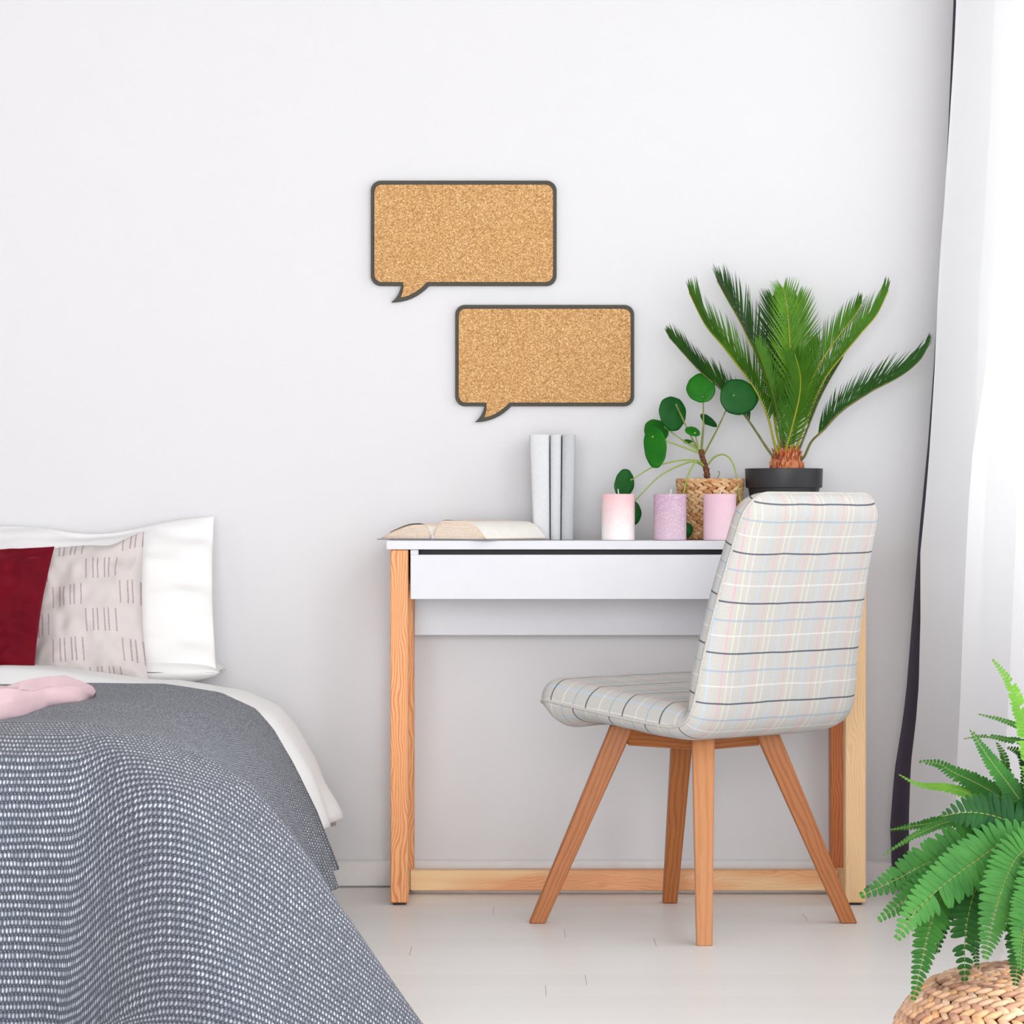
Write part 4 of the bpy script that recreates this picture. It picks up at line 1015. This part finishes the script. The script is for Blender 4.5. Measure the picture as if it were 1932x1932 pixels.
FN = [ # pts tip last, half-width m, n, mat, Ytip, roll
 ([(1965, 1560), (1945, 1420), (1925, 1340), (1905, 1288), (1872, 1243)], .018, 34, 2, 4.45, 1.2),
 ([(1975, 1560), (1960, 1450), (1940, 1385), (1900, 1362), (1845, 1347)], .010, 30, 3, 4.5, .9),
 ([(1970, 1580), (1910, 1490), (1880, 1450), (1855, 1415), (1830, 1375)], .018, 36, 0, 4.42, 1.2),
 ([(1980, 1500), (1940, 1410), (1900, 1396), (1860, 1389), (1818, 1394)], .009, 30, 3, 4.5, .8),
 ([(1970, 1590), (1900, 1515), (1850, 1482), (1800, 1458), (1770, 1441), (1733, 1437)], .019, 44, 0, 4.5, 1.0),
 ([(1970, 1590), (1900, 1530), (1860, 1508), (1790, 1487), (1735, 1481), (1695, 1461)], .012, 50, 2, 4.48, .8),
 ([(1975, 1610), (1880, 1560), (1800, 1548), (1740, 1556), (1678, 1566)], .014, 46, 0, 4.5, .9),
 ([(1975, 1600), (1880, 1545), (1800, 1548), (1740, 1570), (1700, 1592), (1665, 1615)], .010, 50, 3, 4.42, .9),
 ([(1980, 1610), (1920, 1560), (1870, 1538), (1820, 1533), (1776, 1540)], .036, 40, 1, 4.33, 1.2),
 ([(1975, 1600), (1900, 1580), (1830, 1592), (1750, 1628), (1690, 1660), (1620, 1692)], .034, 50, 0, 4.28, 1.3),
 ([(1975, 1600), (1900, 1590), (1840, 1625), (1780, 1670), (1725, 1722), (1690, 1775)], .037, 54, 3, 4.2, 1.45),
 ([(1975, 1610), (1880, 1610), (1800, 1640), (1720, 1690), (1655, 1738)], .030, 48, 3, 4.26, 1.5),
 ([(1975, 1600), (1870, 1600), (1790, 1670), (1757, 1740), (1738, 1820), (1722, 1890)], .029, 56, 0, 4.24, 1.55),
 ([(1975, 1600), (1880, 1610), (1840, 1680), (1822, 1760), (1820, 1855)], .033, 52, 1, 4.26, 1.4),
 ([(1975, 1600), (1925, 1610), (1893, 1670), (1872, 1740), (1858, 1812)], .033, 50, 3, 4.15, 1.5),
 ([(1985, 1600), (1955, 1640), (1935, 1700), (1915, 1745), (1900, 1788)], .018, 40, 0, 4.4, 1.4),
 ([(1985, 1600), (1950, 1650), (1930, 1730), (1922, 1800), (1915, 1862)], .028, 46, 1, 4.2, 1.5),
 ([(1985, 1600), (1965, 1640), (1945, 1700), (1930, 1760), (1925, 1830)], .030, 46, 3, 4.1, 1.5),
 ([(1975, 1600), (1860, 1590), (1810, 1650), (1780, 1730), (1768, 1800)], .026, 46, 1, 4.36, 1.4),
 ([(1975, 1600), (1850, 1580), (1770, 1620), (1730, 1680), (1712, 1740)], .024, 44, 1, 4.40, 1.3),
 ([(1975, 1600), (1910, 1620), (1850, 1700), (1838, 1770), (1845, 1830)], .018, 44, 1, 4.42, 1.3),
 ([(1980, 1590), (1930, 1530), (1900, 1480), (1895, 1430), (1880, 1400)], .016, 36, 0, 4.5, 1.2),
 ([(1985, 1590), (1950, 1500), (1940, 1450), (1925, 1420), (1900, 1410)], .018, 36, 1, 4.5, 1.2),
 ([(1985, 1590), (1960, 1520), (1948, 1470), (1935, 1430)], .022, 36, 1, 4.36, 1.3),
 ([(1985, 1600), (1930, 1560), (1890, 1550), (1850, 1570), (1815, 1600)], .030, 44, 1, 4.36, 1.3),
 ([(1985, 1600), (1950, 1590), (1900, 1600), (1860, 1640), (1850, 1690)], .030, 44, 1, 4.32, 1.4)]
for k in range(24):   # right-hand and rear crown
    a = random.uniform(-1.25, 1.9); L = random.uniform(.16, .28); d = Vector((math.cos(a), math.sin(a), 0)); b0 = fb+Vector((0, 0, .11)); up = random.uniform(.1, .22); dn = random.uniform(-.12, .1)
    FN.append(([b0, b0+d*L*.3+Vector((0, 0, up*.8)), b0+d*L*.65+Vector((0, 0, up)), b0+d*L+Vector((0, 0, up*.4+dn))], random.uniform(.018, .03), 40, random.choice((0, 1, 3)), None, 1.3))
base = fb+Vector((0, 0, .105))
for pts, hw, n, mi, Yt, roll in FN:
    if Yt is None: q = pts
    else:
        nn = len(pts)-1
        q = [base+Vector((random.uniform(-.02, .01), random.uniform(-.02, .02), 0))]+[P(x, y, lerp(YO, Yt, (i+.5)/(nn+.5))) for i, (x, y) in enumerate(pts)]
    L = sum((b-a).length for a, b in zip(q, q[1:])); n2 = int(L*.78/max(.0048, hw*.265))
    frond(fern, q, roll, hw, min(90, n2), M_FN[mi], M_FR, .22, max(.0052, hw*.27)*1.22, 1.25, .12, rib=(.0014, .0005), droop=.12, skipr=.02, angc=lambda g: lerp(1.4, 1.1, g), blunt=True,
          lfun=lambda g: (.55+.45*sst(g/.25))*(1-max(0, (g-.4)/.6)**1.7*.9))

# ---------------------------------------------------------------- light and camera
w = bpy.data.worlds.new('daylight'); bpy.context.scene.world = w; w.use_nodes = True
nt = w.node_tree; bg = nt.nodes['Background']; bg.inputs[0].default_value = (1.0, .985, .98, 1); bg.inputs[1].default_value = 1.95
def area(name, loc, rot, sx, sy, e, c):
    l = bpy.data.lights.new(name, 'AREA'); l.shape = 'RECTANGLE'; l.size, l.size_y, l.energy, l.color = sx, sy, e, c
    o = bpy.data.objects.new(name, l); COL.objects.link(o); o.location = loc; o.rotation_euler = rot; return o
# daylight entering both right-wall window openings (lamps sit in the openings, facing into the room)
area('window_daylight', (XR-.01, 2.475, 1.255), (0, PI/2, 0), 2.36, 3.6, 108, (.97, .985, 1))
area('window_daylight', (XR+.15, 5.95, 1.53), (0, PI/2, 0), 1.8, 2.2, 12, (.97, .985, 1))
area('added_rear_fill', (-.25, YB-.02, 1.15), (PI/2, 0, 0), 2.85, 2.25, 225, (1, .985, .98))  # added fill lamp behind the camera, in the made-up rear opening
cam = bpy.data.cameras.new('camera'); co = bpy.data.objects.new('camera', cam); COL.objects.link(co)
co.location = (0, 0, HC); co.rotation_euler = (PI/2, 0, 0); cam.sensor_width = 36; cam.lens = F/1932*36; cam.clip_start = .05; cam.clip_end = 100
sc = bpy.context.scene; sc.camera = co
sc.view_settings.view_transform = 'Standard'; sc.view_settings.look = 'None'; sc.view_settings.gamma = 1; sc.view_settings.exposure = -0.23
sc.view_settings.use_curve_mapping = False
